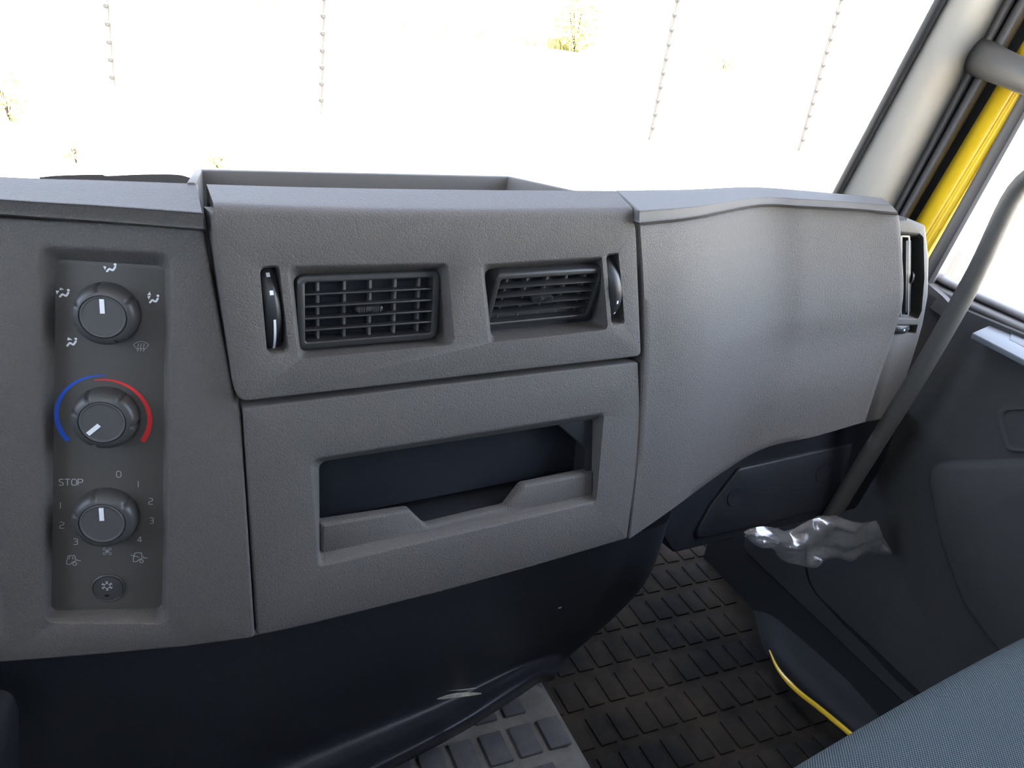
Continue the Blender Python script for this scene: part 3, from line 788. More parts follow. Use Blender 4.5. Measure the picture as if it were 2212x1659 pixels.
# round air-conditioning button
bc = PL.uv(235, 1269, -FD); brad = (PL.uv(200, 1269, -FD)-PL.uv(271, 1269, -FD)).length/2
MB_ = PL.mat(bc.x, bc.y, -FD)
bt = mesh_obj('button', *xform(lathe([(brad*1.04, 0), (brad*1.04, .0010), (brad*.97, .0016), (brad*.93, .0012), (brad*.90, .0008), (brad*.86, .0018), (brad*.5, .0021), (.0004, .0022)], 72), MB_), 'knob', cc, origin=MB_.translation.copy())
sc_ = c3(745, 1278); up_ = .0025
def bprint(name, polys, mat):
    v = []; f = []
    for pv, pf in polys:
        b = len(v); v += [PL.w(p.x, p.y, -FD+up_) for p in pv]; f += [tuple(b+i for i in q_) for q_ in pf]
    mesh_obj(name, v, f, mat, bt, smooth=0)
sp_ = [ribbon([sc_+V((math.cos(R(60*k+30)), math.sin(R(60*k+30))))*36*UPX3 for k in range(6)], 5.5*UPX3, True)]
for k in range(6):
    a = R(60*k+30); d1 = V((math.cos(a), math.sin(a)))
    sp_.append(ribbon([sc_+d1*36*UPX3, sc_+d1*64*UPX3], 5*UPX3))
    for s_ in (-1, 1):
        d2 = V((math.cos(a+s_*.9), math.sin(a+s_*.9))); sp_.append(ribbon([sc_+d1*46*UPX3, sc_+d1*46*UPX3+d2*20*UPX3], 4.5*UPX3))
bprint('snowflake_symbol', sp_, 'white_print')
ic = c3(745, 1380); bprint('indicator', [([ic+V((30*UPX3*math.cos(R(30*k)), 15*UPX3*math.sin(R(30*k)))) for k in range(12)], [tuple(range(12))])], 'void')

# ================================================================== CENTRE UPPER PANEL with the two vents
cu = thing('vent_fascia', 'grained grey centre dashboard panel holding two air vents', 'dashboard panel', PC.hit(950, 820))
topc = [V((*PC.uv(*q_), 0)) for q_ in [(463, 466), (640, 473), (850, 477), (1100, 476), (1366, 470)]]
topl = [V((p.x, p.y)) for p in spline(topc, 6)]
br = PC.uvs([(1371, 500), (1382, 766)]); bl_ = PC.uvs([(523, 863), (514, 830), (470, 510)])
low = rloop([topl[-1]] + br + bl_ + [topl[0]], [0, 0, .003, .006, 0, 0, 0], 5)
outl = topl + low[1:-1]
VD = .013
def slot(a, b_, rA, rB, depth, **kw):
    return dict(A=rloop(PC.uvs(a), rA, 6), B=rloop(PC.uvs(b_, -depth), rB, 6), depth=depth, **kw)
HV1 = slot([(618, 571), (968, 565), (983, 744), (643, 776)], [(632, 594), (949, 582), (961, 737), (650, 762)], .006, .007, VD, well=.030, fill=True)
HV2 = slot([(1036, 569), (1300, 552), (1314, 712), (1054, 741)], [(1046, 582), (1290, 567), (1303, 703), (1061, 728)], .005, .006, VD, well=.030, fill=True)
HT1 = slot([(559, 574), (603, 571), (625, 761), (577, 768)], [(561, 580), (602, 577), (622, 756), (577, 762)], .004, .004, .003, well=.030, fill=True)
HT2 = slot([(1308, 547), (1336, 545), (1350, 699), (1321, 704)], [(1309, 552), (1335, 550), (1348, 695), (1321, 699)], .003, .003, .003, well=.030, fill=True)
pv, pf = plate(PC, outl, [HV1, HV2, HT1, HT2], back=.026, edge=.002, inset=False)
# rolled top: from the face edge up and back
ymid = [PC.w(p.x, p.y) for p in topl]; nT = len(ymid)
backc = spline([ony(446, 398, ymid[0].y+.052), ony(640, 404, ymid[6].y+.052), ony(850, 408, ymid[12].y+.050), ony(1100, 411, ymid[18].y+.046), ony(1329, 412, ymid[24].y+.040)], 6)
rows = []
for t in range(13):
    s_ = t/12; row = []
    for a, c in zip(ymid, backc):
        cor = a + PC.ev*.0075
        if s_ < .5: k = s_/.5; b1 = cor.lerp(c, .13); row.append(a*(1-k)**2 + cor*2*k*(1-k) + b1*k*k)
        else: k = (s_-.5)/.5; row.append(cor.lerp(c, .13+.87*k))
    rows.append(row)
rows.append([p+V((0, .0015, -.002)) for p in rows[-1]]); rows.append([p+V((0, .001, -.03)) for p in rows[-1]])
tv, tf = grid(rows)
for c_ in (0, nT-1):       # end cheeks
    colp = [r_[c_] for r_ in rows]; b = len(tv); tv = tv + colp + [p+V((-.0015 if c_ else .0015, .001, -.0025 if i > 1 else 0)) for i, p in enumerate(colp)] + [V((p.x+(-.002 if c_ else .002), p.y+.004, p.z-.03)) for p in colp]
    k = len(colp)
    for r2 in range(2): tf = tf + [(b+r2*k+i, b+r2*k+i+1, b+(r2+1)*k+i+1, b+(r2+1)*k+i) for i in range(k-1)]
mesh_obj('panel_shell', *weld(*join((pv, pf), (tv, tf))), 'dash', cu, smooth=40)

def ring(a, b_, r, inset, z):
    lp_ = rloop([V((-a+inset, -b_+inset)), V((a-inset, -b_+inset)), V((a-inset, b_-inset)), V((-a+inset, b_-inset))], max(.0008, r-inset*.7), 6)
    return [V((p.x, p.y, z)) for p in lp_]
def make_vent(label, M, a, b_, rim, n_slat, n_vane, tilt, tabx):
    t = thing('air_vent', label, 'air vent', M.translation.copy(), 'centre air vents')
    bow = lambda loop, k: [V((p.x, p.y, p.z - k*(p.y/b_)**2)) for p in loop]
    rows = [ring(a, b_, .007, 0, -.026), bow(ring(a, b_, .007, 0, -.0025), .003), bow(ring(a, b_, .007, .0008, -.0006), .003), bow(ring(a, b_, .007, .002, 0), .003),
            bow(ring(a, b_, .007, rim-.001, -.0002), .003), bow(ring(a, b_, .007, rim, -.001), .003), ring(a, b_, .007, rim, -.026)]
    mesh_obj('frame', *xform(grid(rows, True), M), 'vent_black', t)
    mesh_obj('duct_shade', *xform(box((0, 0, -.027), a-.001, b_-.001, .0008), M), 'void', t)  # near-black plate: shade of the vent's depth put into its colour
    ia, ib = a-rim, b_-rim
    sl = share_mesh('slat', *box((0, 0, -.0045), ia+.001, .0008, .0042, bev=.0006), 'vent_black')
    for k in range(n_slat):
        y = -ib + 2*ib*(k+1)/(n_slat+1)
        inst('slat', sl, M @ Matrix.Translation((0, y, -.0016-.003*(y/b_)**2)) @ Matrix.Rotation(R(tilt), 4, 'X'), t)
    vn = share_mesh('vane', *box((0, 0, 0), .0012, ib+.001, .0050, bev=.0009), 'vent_vane')
    for k in range(n_vane):
        inst('vane', vn, M @ Matrix.Translation((-ia+2*ia*(k+.62)/n_vane, 0, -.0150)) @ Matrix.Rotation(R(-8), 4, 'Y'), t)
    # ribbed slider tab on the middle slat
    prof = []
    tv_, tf_ = box((0, 0, 0), .0105, .0020, .004, bev=.0010)
    ribs = [box((-.0088+.0019*k, 0, .0034), .00045, .0022, .0012) for k in range(10) if abs(k-4.5) > 1]
    ym = 0
    mesh_obj('slider_tab', *xform(join((tv_, tf_), *ribs), M @ Matrix.Translation((tabx, ym+.0008, -.0035))), 'vent_black', t)
    return t
def quad_frame(pl, q_, d):
    u = pl.uvs(q_, d); c = sum(u, V((0, 0)))/4
    wd = ((u[1]-u[0]).length+(u[2]-u[3]).length)/2; ht = ((u[3]-u[0]).length+(u[2]-u[1]).length)/2
    e = ((u[1]-u[0])+(u[2]-u[3])); ang = math.atan2(e.y, e.x)
    return c, wd/2, ht/2, ang
VF = -.0095
c, a, b_, an = quad_frame(PC, [(634, 597), (946, 584), (957, 735), (651, 759)], VF)
make_vent('left centre air vent, facing straight out with open slats', PC.mat(c.x, c.y, VF) @ Matrix.Rotation(an, 4, 'Z'), a, b_, .0062, 4, 5, 0, -.002)
c2_, a2, b2, an2 = quad_frame(PC, [(1052, 590), (1288, 574), (1298, 700), (1066, 722)], VF-.002)
make_vent('right centre air vent, swivelled downwards behind its rim', PC.mat(c2_.x, c2_.y, VF-.002) @ Matrix.Rotation(an2, 4, 'Z') @ Matrix.Rotation(R(20), 4, 'X'), a2, b2, .0055, 4, 5, 0, -.004)

def make_wheel(label, M, rad, hw, marks):
    """thumb wheel turning about local x, hub sunk behind the panel; marks: (angle0, angle1, x, half width)"""
    t = thing('vent_thumbwheel', label, 'thumbwheel', M.translation.copy(), 'vent thumbwheels')
    prof = [(-hw, rad*.72), (-hw, rad*.93), (-hw*.86, rad*.965), (-hw*.62, rad*.975), (-hw*.42, rad*.995), (-hw*.2, rad), (hw*.2, rad), (hw*.42, rad*.995), (hw*.62, rad*.975), (hw*.86, rad*.965), (hw, rad*.93), (hw, rad*.72)]
    rows = []
    for i in range(49):
        an_ = R(-88+176*i/48)
        rows.append([V((x, r*math.sin(an_), r*math.cos(an_))) for x, r in prof])
    mesh_obj('wheel', *xform(grid(rows), M), 'black_gloss', t, smooth=50)
    for a0, a1, x, h in marks:
        n = max(2, int(abs(a1-a0)/2)); rr = []
        for i in range(n+1):
            an_ = R(a0+(a1-a0)*i/n); rr.append([V((x-h, (rad+.0002)*math.sin(an_), (rad+.0002)*math.cos(an_))), V((x+h, (rad+.0002)*math.sin(an_), (rad+.0002)*math.cos(an_)))])
        mesh_obj('mark', *xform(grid(rr), M), 'white_print', t, smooth=0)
def wheel_at(label, pl, top, bot, wpx, marks, sink=.040, pro=.006):
    ut, ub = pl.uv(*top), pl.uv(*bot); c = (ut+ub)/2; h = (ut-ub).length/2; rad = pro+sink
    e = ut-ub; ang = math.atan2(e.y, e.x)-math.pi/2
    wd = (pl.uv(top[0]-wpx/2, top[1])-pl.uv(top[0]+wpx/2, top[1])).length/2
    make_wheel(label, pl.mat(c.x, c.y, -sink) @ Matrix.Rotation(ang, 4, 'Z'), rad, wd, marks)
wheel_at('black thumbwheel left of the left centre vent', PC, (583, 582), (600, 762), 37, [(31, 35, 0, .0013), (15, 19, 0, .0013), (-45, -7, 0, .0009)], sink=.046, pro=.0005)
wheel_at('black thumbwheel right of the right centre vent', PC, (1323, 555), (1335, 696), 25, [(-19, -14, 0, .0009), (-38, -34, 0, .0009)], sink=.036, pro=.0035)

# ================================================================== CENTRE LOWER PANEL with the open pocket
LD = -.004
cl_ = thing('storage_fascia', 'grained grey lower centre dashboard panel with an open storage pocket', 'dashboard panel', PC.hit(950, 1270))
lo = rloop(PC.uvs([(526, 882), (955, 831), (1379, 782), (1384, 900), (1376, 1020), (1355, 1164), (1150, 1225), (950, 1280), (750, 1330), (555, 1374), (545, 1200)], LD), [.003, 0, .003, 0, 0, .003, 0, 0, 0, .003, 0], 4)
KD = .012
kA = rloop(PC.uvs([(668, 989), (1306, 888), (1288, 1086), (686, 1228)], LD), [.007, .006, .006, .006], 7)
kB = rloop(PC.uvs([(689, 998), (1283, 906), (1279, 1064), (691, 1190)], LD-KD), [.007, .005, .002, .002], 7)
mesh_obj('panel_shell', *plate(PC, lo, [dict(A=kA, B=kB, depth=KD, well=.004)], d0=LD, back=.026, edge=.002), 'dash', cl_)
# liner of the pocket
lin = ccw(offset(ccw(kB), .001)); dr = LD-KD-.003
def deep(p, t): cc_ = sum(lin, V((0, 0)))/len(lin); return cc_+(p-cc_)*(1-.06*t)
lr = [[PC.w(p.x, p.y, dr) for p in lin], [PC.w(*deep(p, .3), dr-.01) for p in lin], [PC.w(*deep(p, 1), dr-.15) for p in lin]]
lv, lf = grid(lr, True); n_ = len(lin); lf = lf+[tuple(2*n_+i for i in range(n_))]
mesh_obj('pocket_liner', lv, lf, 'pocket_shade', cl_)
# notched front wall of the pocket
nw = rloop(PC.uvs([(692, 1131), (885, 1102), (921, 1137), (1094, 1096), (1130, 1049), (1282, 1018), (1281, 1085), (691, 1212)], LD-KD+.001), [.001, .007, .007, .007, .007, .001, 0, 0], 6)
mesh_obj('pocket_front', *slab(PC, nw, LD-KD-.008, LD-KD+.002, .0030), 'dash', cl_)
ck = rloop(PC.uvs([(1190, 905), (1290, 896), (1284, 1030), (1267, 1026), (1268, 972)], LD-KD-.002), [0, 0, 0, .001, .006], 5)
mesh_obj('pocket_cheek', *slab(PC, ck, LD-KD-.006, LD-KD-.002, .001), 'pocket_shade', cl_)

# ================================================================== PASSENGER PANEL (concave, bottom swept up to the right)
def skirted(rows, d, th=.024):
    """grid plus a folded-back rim along its whole boundary"""
    v, f = grid(rows); nr, nc = len(rows), len(rows[0])
    per = [i for i in range(nc)] + [k*nc+nc-1 for k in range(1, nr)] + [(nr-1)*nc+i for i in range(nc-2, -1, -1)] + [k*nc for k in range(nr-2, 0, -1)]
    cen = sum((p for p in v), V((0, 0, 0)))/len(v); cur = per
    for q_, t_ in ((.0012, .0008), (.0018, .0025), (.0018, th)):
        b = len(v)
        for i in per:
            o_ = (v[i]-cen); o_ = (o_-d*o_.dot(d)).normalized(); v.append(v[i]+o_*q_+d*t_)
        n = len(per); nxt = list(range(b, b+n))
        f += [(cur[i], cur[(i+1) % n], nxt[(i+1) % n], nxt[i]) for i in range(n)]; cur = nxt
    return v, f
pp = thing('passenger_fascia', 'grained grey curved dashboard panel in front of the passenger', 'dashboard panel', ony(1650, 960, .62))
lipy = [.580, .607, .668, .670, .661, .648]
rowpx = [
    ([(1383, 489), (1500, 476), (1640, 450), (1740, 453), (1850, 458), (1941, 467)], [0, 0, 0, 0, 0, 0]),
    ([(1390, 600), (1508, 585), (1645, 560), (1745, 558), (1855, 556), (1948, 552)], [-.003, -.008, -.012, -.012, -.012, -.012]),
    ([(1393, 700), (1512, 705), (1645, 690), (1745, 678), (1855, 664), (1950, 646)], [-.006, -.016, -.026, -.027, -.027, -.025]),
    ([(1392, 790), (1508, 785), (1636, 762), (1735, 748), (1840, 735), (1932, 718)], [-.009, -.020, -.031, -.032, -.032, -.030]),
    ([(1382, 960), (1482, 930), (1600, 880), (1695, 850), (1800, 832), (1900, 814)], [-.015, -.027, -.043, -.043, -.041, -.038]),
    ([(1361, 1163), (1442, 1107), (1560, 1021), (1652, 968), (1762, 942), (1869, 911)], [-.026, -.036, -.052, -.050, -.048, -.044])]
ctrl = [[ony(px_, py_, y + o_) for (px_, py_), y, o_ in zip(r_, lipy, off)] for r_, off in rowpx]
mesh_obj('panel_shell', *skirted(patch(ctrl, 10, 8), V((.0, .98, .1)).normalized()), 'dash', pp, smooth=50)
pad('dashboard_pad', 'smooth grey padded lip above the passenger side panel',
    [ony(1334, 413, .628), ony(1480, 411, .648), ony(1620, 405, .690), ony(1720, 411, .694), ony(1820, 420, .690), ony(1905, 428, .682)],
    [ony(1382, 455, .574), ony(1500, 446, .600), ony(1640, 427, .660), ony(1740, 430, .662), ony(1850, 437, .653), ony(1926, 443, .642)],
    [ony(1381, 482, .572), ony(1500, 469, .598), ony(1640, 443, .658), ony(1740, 446, .660), ony(1850, 452, .651), ony(1940, 460, .638)],
    [ony(1383, 489, .590), ony(1500, 476, .616), ony(1640, 450, .676), ony(1740, 453, .678), ony(1850, 459, .669), ony(1941, 467, .656)], mat='dash_fine')

# ================================================================== SIDE VENT COLUMN at the door end
PS = Plane(ony(1945, 560, .650), 97, 4)
sv = thing('side_vent', 'grey end column of the dashboard with a tall narrow side vent', 'air vent', PS.hit(1930, 900))
so_ = rloop(PS.uvs([(1925, 474), (1960, 470), (2001, 487), (2009, 560), (2007, 640), (1996, 700), (1985, 740), (1932, 903), (1850, 920), (1900, 720)]), [.002, .004, .006, 0, .03, 0, .03, .003, .003, 0], 5)
sA = rloop(PS.uvs([(1935, 497), (1984, 502), (1995, 512), (1997, 600), (1991, 672), (1983, 690), (1925, 690)]), [.002, .006, .006, 0, .004, .004, .002], 5)
sB = rloop(PS.uvs([(1942, 512), (1980, 516), (1985, 520), (1987, 600), (1983, 668), (1979, 676), (1932, 676)], -.018), [.002, .006, .006, 0, .004, .004, .002], 5)
wA = rloop(PS.uvs([(1915, 700), (1983, 700), (1978, 722), (1912, 722)]), .003, 5)
wB = rloop(PS.uvs([(1918, 703), (1980, 703), (1975, 719), (1914, 719)], -.003), .003, 5)
mesh_obj('column_shell', *plate(PS, so_, [dict(A=sA, B=sB, depth=.018, well=.012, fill=True), dict(A=wA, B=wB, depth=.003, well=.014, fill=True)], back=.06, edge=.004), 'dash_fine', sv)
ss = share_mesh('slat', *box((0, 0, 0), .0016, (PS.uv(1955, 512)-PS.uv(1955, 680)).length/2*.93, .008, bev=.0008), 'vent_black')
sve = PS.uv(1955, 510)-PS.uv(1954, 684); svang = math.atan2(sve.y, sve.x)-math.pi/2
for px_ in (1951, 1958):
    cU = PS.uv(px_, 596, -.012); inst('slat', ss, PS.mat(cU.x, cU.y, -.014) @ Matrix.Rotation(svang, 4, 'Z'), sv)
vf = rloop(PS.uvs([(1946, 508), (1966, 509), (1964, 684), (1945, 684)], -.006), .002, 4); vfi = [p for p in offset(ccw(vf), -.0022)]
fr3 = grid([[PS.w(p.x, p.y, -.02) for p in ccw(vf)], [PS.w(p.x, p.y, -.006) for p in ccw(vf)], [PS.w(p.x, p.y, -.006) for p in vfi], [PS.w(p.x, p.y, -.02) for p in vfi]], True)
mesh_obj('vent_frame', *fr3, 'vent_vane', sv)
ct = PS.uv(1967, 600, -.01); mesh_obj('slider_tab', *xform(lathe([(.008, -.001), (.008, .001), (.004, .0014), (.0005, .0015)], 20), PS.mat(ct.x, ct.y, -.010) @ Matrix.Rotation(R(70), 4, 'Y')), 'vent_black', sv)
uw = (PS.uv(1915, 711)+PS.uv(1972, 711))/2
make_wheel('small thumbwheel under the side vent by the door', PS.mat(uw.x, uw.y, -.022) @ Matrix.Rotation(R(90), 4, 'Z'), .026, .0052, [(-11, -6, 0, .0012), (-40, -35, 0, .0012)])

# ================================================================== LOWER CONSOLE and knee cover
lc = thing('lower_console', 'dark blue-grey lower console curving down to the engine tunnel', 'console', onz(850, 1650, .10))
def pc(px_, py_, d): return PC.hit(px_, py_, d)
cols = [
    [ony(-560, 1448, .615), ony(-560, 1570, .612), ony(-560, 1710, .612), ony(-560, 1860, .610), ony(-560, 1960, .600), ony(-560, 2040, .575), onz(-560, 2060, .101)],
    [ony(250, 1400, .548), ony(250, 1520, .556), ony(258, 1650, .568), ony(262, 1790, .578), ony(266, 1860, .558), ony(272, 1925, .525), onz(280, 1945, .101)],
    [ony(552, 1372, .530), ony(560, 1470, .552), ony(573, 1560, .580), ony(585, 1645, .604), ony(595, 1705, .586), ony(608, 1764, .553), onz(610, 1782, .101)],
    [pc(952, 1275, -.016), ony(955, 1360, .574), ony(955, 1440, .608), ony(952, 1506, .636), ony(948, 1548, .618), ony(953, 1588, .588), onz(955, 1606, .101)],
    [pc(1200, 1205, -.016), ony(1180, 1290, .592), ony(1150, 1370, .630), ony(1118, 1432, .662), ony(1100, 1464, .648), ony(1092, 1506, .622), onz(1092, 1524, .101)],
    [ony(1362, 1155, .575), ony(1325, 1245, .598), ony(1272, 1325, .640), ony(1200, 1400, .686), ony(1172, 1430, .678), ony(1162, 1460, .655), onz(1160, 1478, .101)],
    [ony(1448, 1100, .600), ony(1405, 1228, .612), ony(1338, 1312, .648), ony(1245, 1398, .695), ony(1218, 1424, .698), ony(1204, 1442, .688), onz(1200, 1454, .103)],
    [V((.535, .74, .455)), V((.525, .75, .36)), V((.51, .76, .27)), V((.49, .78, .16)), V((.486, .785, .14)), V((.485, .79, .12)), V((.485, .80, .103))]]
rows = [[cols[c][r_] for c in range(len(cols))] for r_ in range(7)]
mesh_obj('console_shell', *grid(patch(rows, 10, 8)), 'dark_plastic', lc, smooth=60)
# pale scuff marks on the console skin
from mathutils.bvhtree import BVHTree
con = bpy.data.objects['console_shell']
bvh = BVHTree.FromPolygons([v_.co + WORIG['console_shell'] for v_ in con.data.vertices], [tuple(p_.vertices) for p_ in con.data.polygons])
def onskin(px_, py_):
    h = bvh.ray_cast(CAM, ray(px_, py_).normalized())[0]
    return h - ray(px_, py_).normalized()*.0006 if h else None
def scuff(pts_, wpx):
    c_ = spline([V((*q_, 0)) for q_ in pts_], 6); n = len(c_); rr = []
    for i_, p_ in enumerate(c_):
        w_ = wpx*(math.sin(math.pi*(i_+.4)/n)**.7); a_, b2_ = onskin(p_.x, p_.y-w_/2), onskin(p_.x, p_.y+w_/2)
        if a_ is None or b2_ is None: return
        rr.append([a_, b2_])
    mesh_obj('scuff_mark', *grid(rr), 'scuff', con, smooth=0)
plain('scuff', (0.33, 0.31, 0.27), 0.7, 0.2, var=.5, vscale=200)
scuff([(944, 1510), (985, 1502), (1040, 1498)], 10); scuff([(965, 1492), (1000, 1490), (1030, 1486)], 3); scuff([(1205, 1314), (1209, 1313), (1214, 1312)], 4)
PK = Plane(ony(1655, 1000, .655), 90, 8)
kc = thing('knee_cover', 'dark lower cover with a raised hatch under the passenger panel', 'cover', PK.hit(1650, 1150))
ko = rloop(PK.uvs([(1400, 1110), (1560, 985), (1655, 935), (1762, 910), (1960, 870), (1905, 1010), (1850, 1100), (1640, 1152), (1455, 1195)]), [.01, 0, 0, 0, .01, 0, .01, 0, .01], 4)
mesh_obj('cover_shell', *plate(PK, ko, back=.03, edge=.003), 'dark_plastic', kc)
ht = rloop(PK.uvs([(1592, 1009), (1842, 954), (1800, 1090), (1650, 1130), (1490, 1165), (1530, 1090)]), [.01, .006, .012, 0, .012, 0], 5)
hat = mesh_obj('hatch', *slab(PK, ht, -.002, .005, .003), 'dark_plastic', kc)
for px_, py_ in ((1588, 1072), (1778, 1020)):
    cU = PK.uv(px_, py_, .004)
    mesh_obj('finger_dimple', *xform(lathe([(.014, .004), (.0135, .0062), (.0115, .0064), (.009, .0055), (.0005, .0053)], 32), PK.mat(cU.x, cU.y, 0)), 'dark_plastic', hat)

# ================================================================== GRAB HANDLE along the pillar
gh = thing('grab_handle', 'long curved grey grab handle standing off the windscreen pillar', 'grab handle', onx(1790, 1110, .90))
path = spline([onx(2082, 104, .995), onx(2112, 122, .968), onx(2156, 142, .935), onx(2240, 182, .895), onx(2320, 260, .880), onx(2290, 340, .872), onx(2198, 412, .868), onx(2110, 588, .866), onx(1990, 800, .862), onx(1885, 970, .856), onx(1806, 1098, .850), onx(1775, 1150, .848)], 6)
n_ = len(path); rad = []
for k in range(n_):
    s_ = k/6; rad.append(.023 if s_ < 1 else .023-.005*min(1, (s_-1)/1.5) if s_ < 2.5 else .018-.006*min(1, (s_-2.5)/2.5))
rad = [r*(.9+.1*min(1, k/3)) for k, r in enumerate(rad)]
mesh_obj('grip', *tube(path, rad, 20, flat=.85, up=V((.2, 1, .1))), 'handle_grey', gh, smooth=60)
sk = path[0]; dsk = (path[3]-path[0]).normalized()
ms = dsk.to_track_quat('Z', 'Y').to_matrix().to_4x4(); ms.translation = sk + dsk*.004
mesh_obj('socket', *xform(lathe([(.032, -.008), (.031, -.003), (.029, -.001), (.026, -.002), (.025, -.012)], 40, False), ms), 'seal_rubber', gh)

# ================================================================== PLASTIC BAG
def bag():
    base = Plane(ony(1790, 1160, .595), 97, -4)
    topc_ = [(1606, 1150), (1622, 1142), (1645, 1137), (1670, 1140), (1700, 1148), (1712, 1144), (1740, 1128), (1765, 1119), (1800, 1118), (1840, 1127), (1870, 1130), (1892, 1125), (1896, 1140), (1908, 1165), (1921, 1187)]
    botc = [(1606, 1150), (1618, 1166), (1640, 1181), (1655, 1182), (1672, 1188), (1682, 1204), (1700, 1215), (1725, 1217), (1760, 1213), (1800, 1206), (1840, 1201), (1870, 1198), (1890, 1196), (1910, 1192), (1921, 1187)]
    tt = spline([V((*q_, 0)) for q_ in topc_], 4); bb = spline([V((*q_, 0)) for q_ in botc], 4)
    rows = []
    NR = 22
    for side in (0, 1):
        R_ = []
        for k in range(NR+1):
            s_ = k/NR; row = []
            for i, (a, c) in enumerate(zip(tt, bb)):
                p2 = a.lerp(c, s_); u = base.uv(p2.x, p2.y)
                env = math.sin(math.pi*s_)**.6 * min(1, i/6, (len(tt)-1-i)/4+.1)
                q_ = V((u.x*26, u.y*48, side*7.3))
                nz = noise.noise(q_) + .55*abs(noise.noise(q_*2.3)) + .3*noise.noise(V((q_.x*2, q_.y*7, 3)))
                d = (.014 if side == 0 else -.014)*env + .011*nz*min(1, env*3)
                row.append(base.w(u.x, u.y, d))
            R_.append(row)
        rows.append(grid(R_))
    v, f = weld(*join(*rows), eps=1e-5)
    return v, f
bg_ = mesh_obj('plastic_bag', *bag(), 'bag_film', smooth=70)
tag(bg_, 'crumpled clear plastic bag hanging at the foot of the grab handle', 'plastic bag')

# ================================================================== PASSENGER SEAT
st = thing('widened_seat', 'passenger seat in grey-green woven fabric, its front edge in the lower right corner, widened to a bench with an added back to block rear light', 'seat', V((.62, .0, .22)))
def seat(X0=-.26):  # unseen left end stretched to a bench to block light between the seats
    xs = [X0 + (.92-X0)*i/90 for i in range(91)]; rows = []; uvs = []
    prof = []                              # side profile (y, z): bottom front, up over the nose, back along the top
    prof += [V((.255, .20)), V((.278, .25)), V((.292, .31)), V((.297, .355)), V((.292, .392)), V((.276, .416)), V((.25, .428)), V((.20, .432)), V((.10, .425)), V((-.05, .412)), V((-.25, .40))]
    sp3 = spline([V((p.x, p.y, 0)) for p in prof], 6)
    L_ = 0; us = [0]
    for i in range(1, len(sp3)): L_ += (sp3[i]-sp3[i-1]).length; us.append(L_)
    for p, s_ in zip(sp3, us):
        row = []
        for x in xs:
            e = min(x-X0, .92-x)/.07
            k = math.sqrt(max(0, 1-(1-min(1, max(0, e)))**2))
            sway = .018*math.sin((max(x, .36)-.36)*3.2)                 # front edge bows slightly
            row.append(V((x, p.x*(.35+.65*k) + sway*k + (max(x, .3)-.5)*.10, .20 + (p.y-.20)*(.55+.45*k)))); uvs.append((x, s_))
        rows.append(row)
    return rows, uvs
rws, uvs = seat(); v, f = grid(rws)
mesh_obj('seat_cushion', v, f, 'seat_fabric', st, smooth=60, uv=uvs)
mesh_obj('seat_base', *box((.71, .02, .11), .19, .19, .10, bev=.02), 'door_dark', st)

def added_backrest(x0, x1, parent, hgt=.66):  # unseen seat backs added to keep light off the lower dash
    rows = []
    for k in range(17):
        s_ = k/16; z = .40+hgt*s_; row = []
        for i in range(24):
            a = 2*math.pi*i/24; hw = (x1-x0)/2*(.98-.16*s_**3); ca, sa = math.cos(a), math.sin(a)
            sq = (abs(ca)**4+abs(sa)**4)**-.25; edge = math.sqrt(max(.02, 1-max(0, (s_-.85)/.15)**2))
            row.append(V(((x0+x1)/2+hw*ca*sq*(.7+.3*edge), -.24-.16*s_+.065*sa*sq*edge, z)))
        rows.append(row)
    v, f = grid(rows, True); f = f+[tuple(range(24)), tuple(16*24+i for i in range(24))]
    mesh_obj('added_backrest', v, f, 'seat_fabric', parent, smooth=60, uv=[(p.x, p.z) for p in v])
    for hx in ([(x0+x1)/2] if x1-x0 < .7 else [x0+.29, x1-.29]):
        mesh_obj('added_headrest', *box((hx, -.43, 1.17), .13, .04, .09, bev=.03), 'seat_fabric', parent, smooth=60)
added_backrest(-.26, .90, st, .70)
ds = thing('added_driver_seat', "driver's seat in grey-green woven fabric left of the camera", 'seat', V((-.72, .0, .0)))  # unseen seat added to block light from the left and behind
dsh = V((-1.30, -.06, .03))
rws, uvs = seat(.36); v, f = grid(rws)
mesh_obj('seat_cushion', [p+dsh for p in v], f, 'seat_fabric', ds, smooth=60, uv=uvs)
mesh_obj('seat_base', *box((-.68, -.04, .11), .22, .19, .11, bev=.02), 'door_dark', ds)
added_backrest(-.96, -.44, ds)

# unseen binnacle and steering wheel added to block low light from the left
bn = thing('added_binnacle', 'unseen hooded instrument binnacle added to block light from the left', 'binnacle', V((-.75, .62, .5)))
rows = []
for k in range(13):
    s_ = k/12; x = -1.12+.74*s_; h = .80-.03*abs(2*s_-1)**3
    rows.append([V((x, .66, .50)), V((x, .60, .70)), V((x, .56, h-.02)), V((x, .60, h)), V((x, .72, h-.02)), V((x, .86, .74))])
mesh_obj('hood', *grid(rows), 'dash', bn, smooth=50)
sw = thing('added_steering_wheel', 'unseen black three-spoke steering wheel added to block light from the left', 'steering wheel', V((-.75, .40, .82)))
msw = Matrix.Translation((-.75, .40, .74)) @ Matrix.Rotation(R(38), 4, 'X')
rim_ = [[V(((.215+.016*math.cos(2*math.pi*j/12))*math.cos(2*math.pi*i/56), (.215+.016*math.cos(2*math.pi*j/12))*math.sin(2*math.pi*i/56), .016*math.sin(2*math.pi*j/12))) for j in range(12)] for i in range(57)]
mesh_obj('rim', *xform(grid(rim_, True), msw), 'black_rubber', sw)
mesh_obj('hub', *xform(lathe([(.085, -.05), (.09, -.03), (.08, -.012), (.0005, -.005)], 40), msw), 'black_gloss', sw)
for a_ in (0, 180, 270):
    mesh_obj('spoke', *xform(box((.145, 0, -.015), .075, .022, .008, bev=.004), msw @ Matrix.Rotation(R(a_), 4, 'Z')), 'black_gloss', sw)
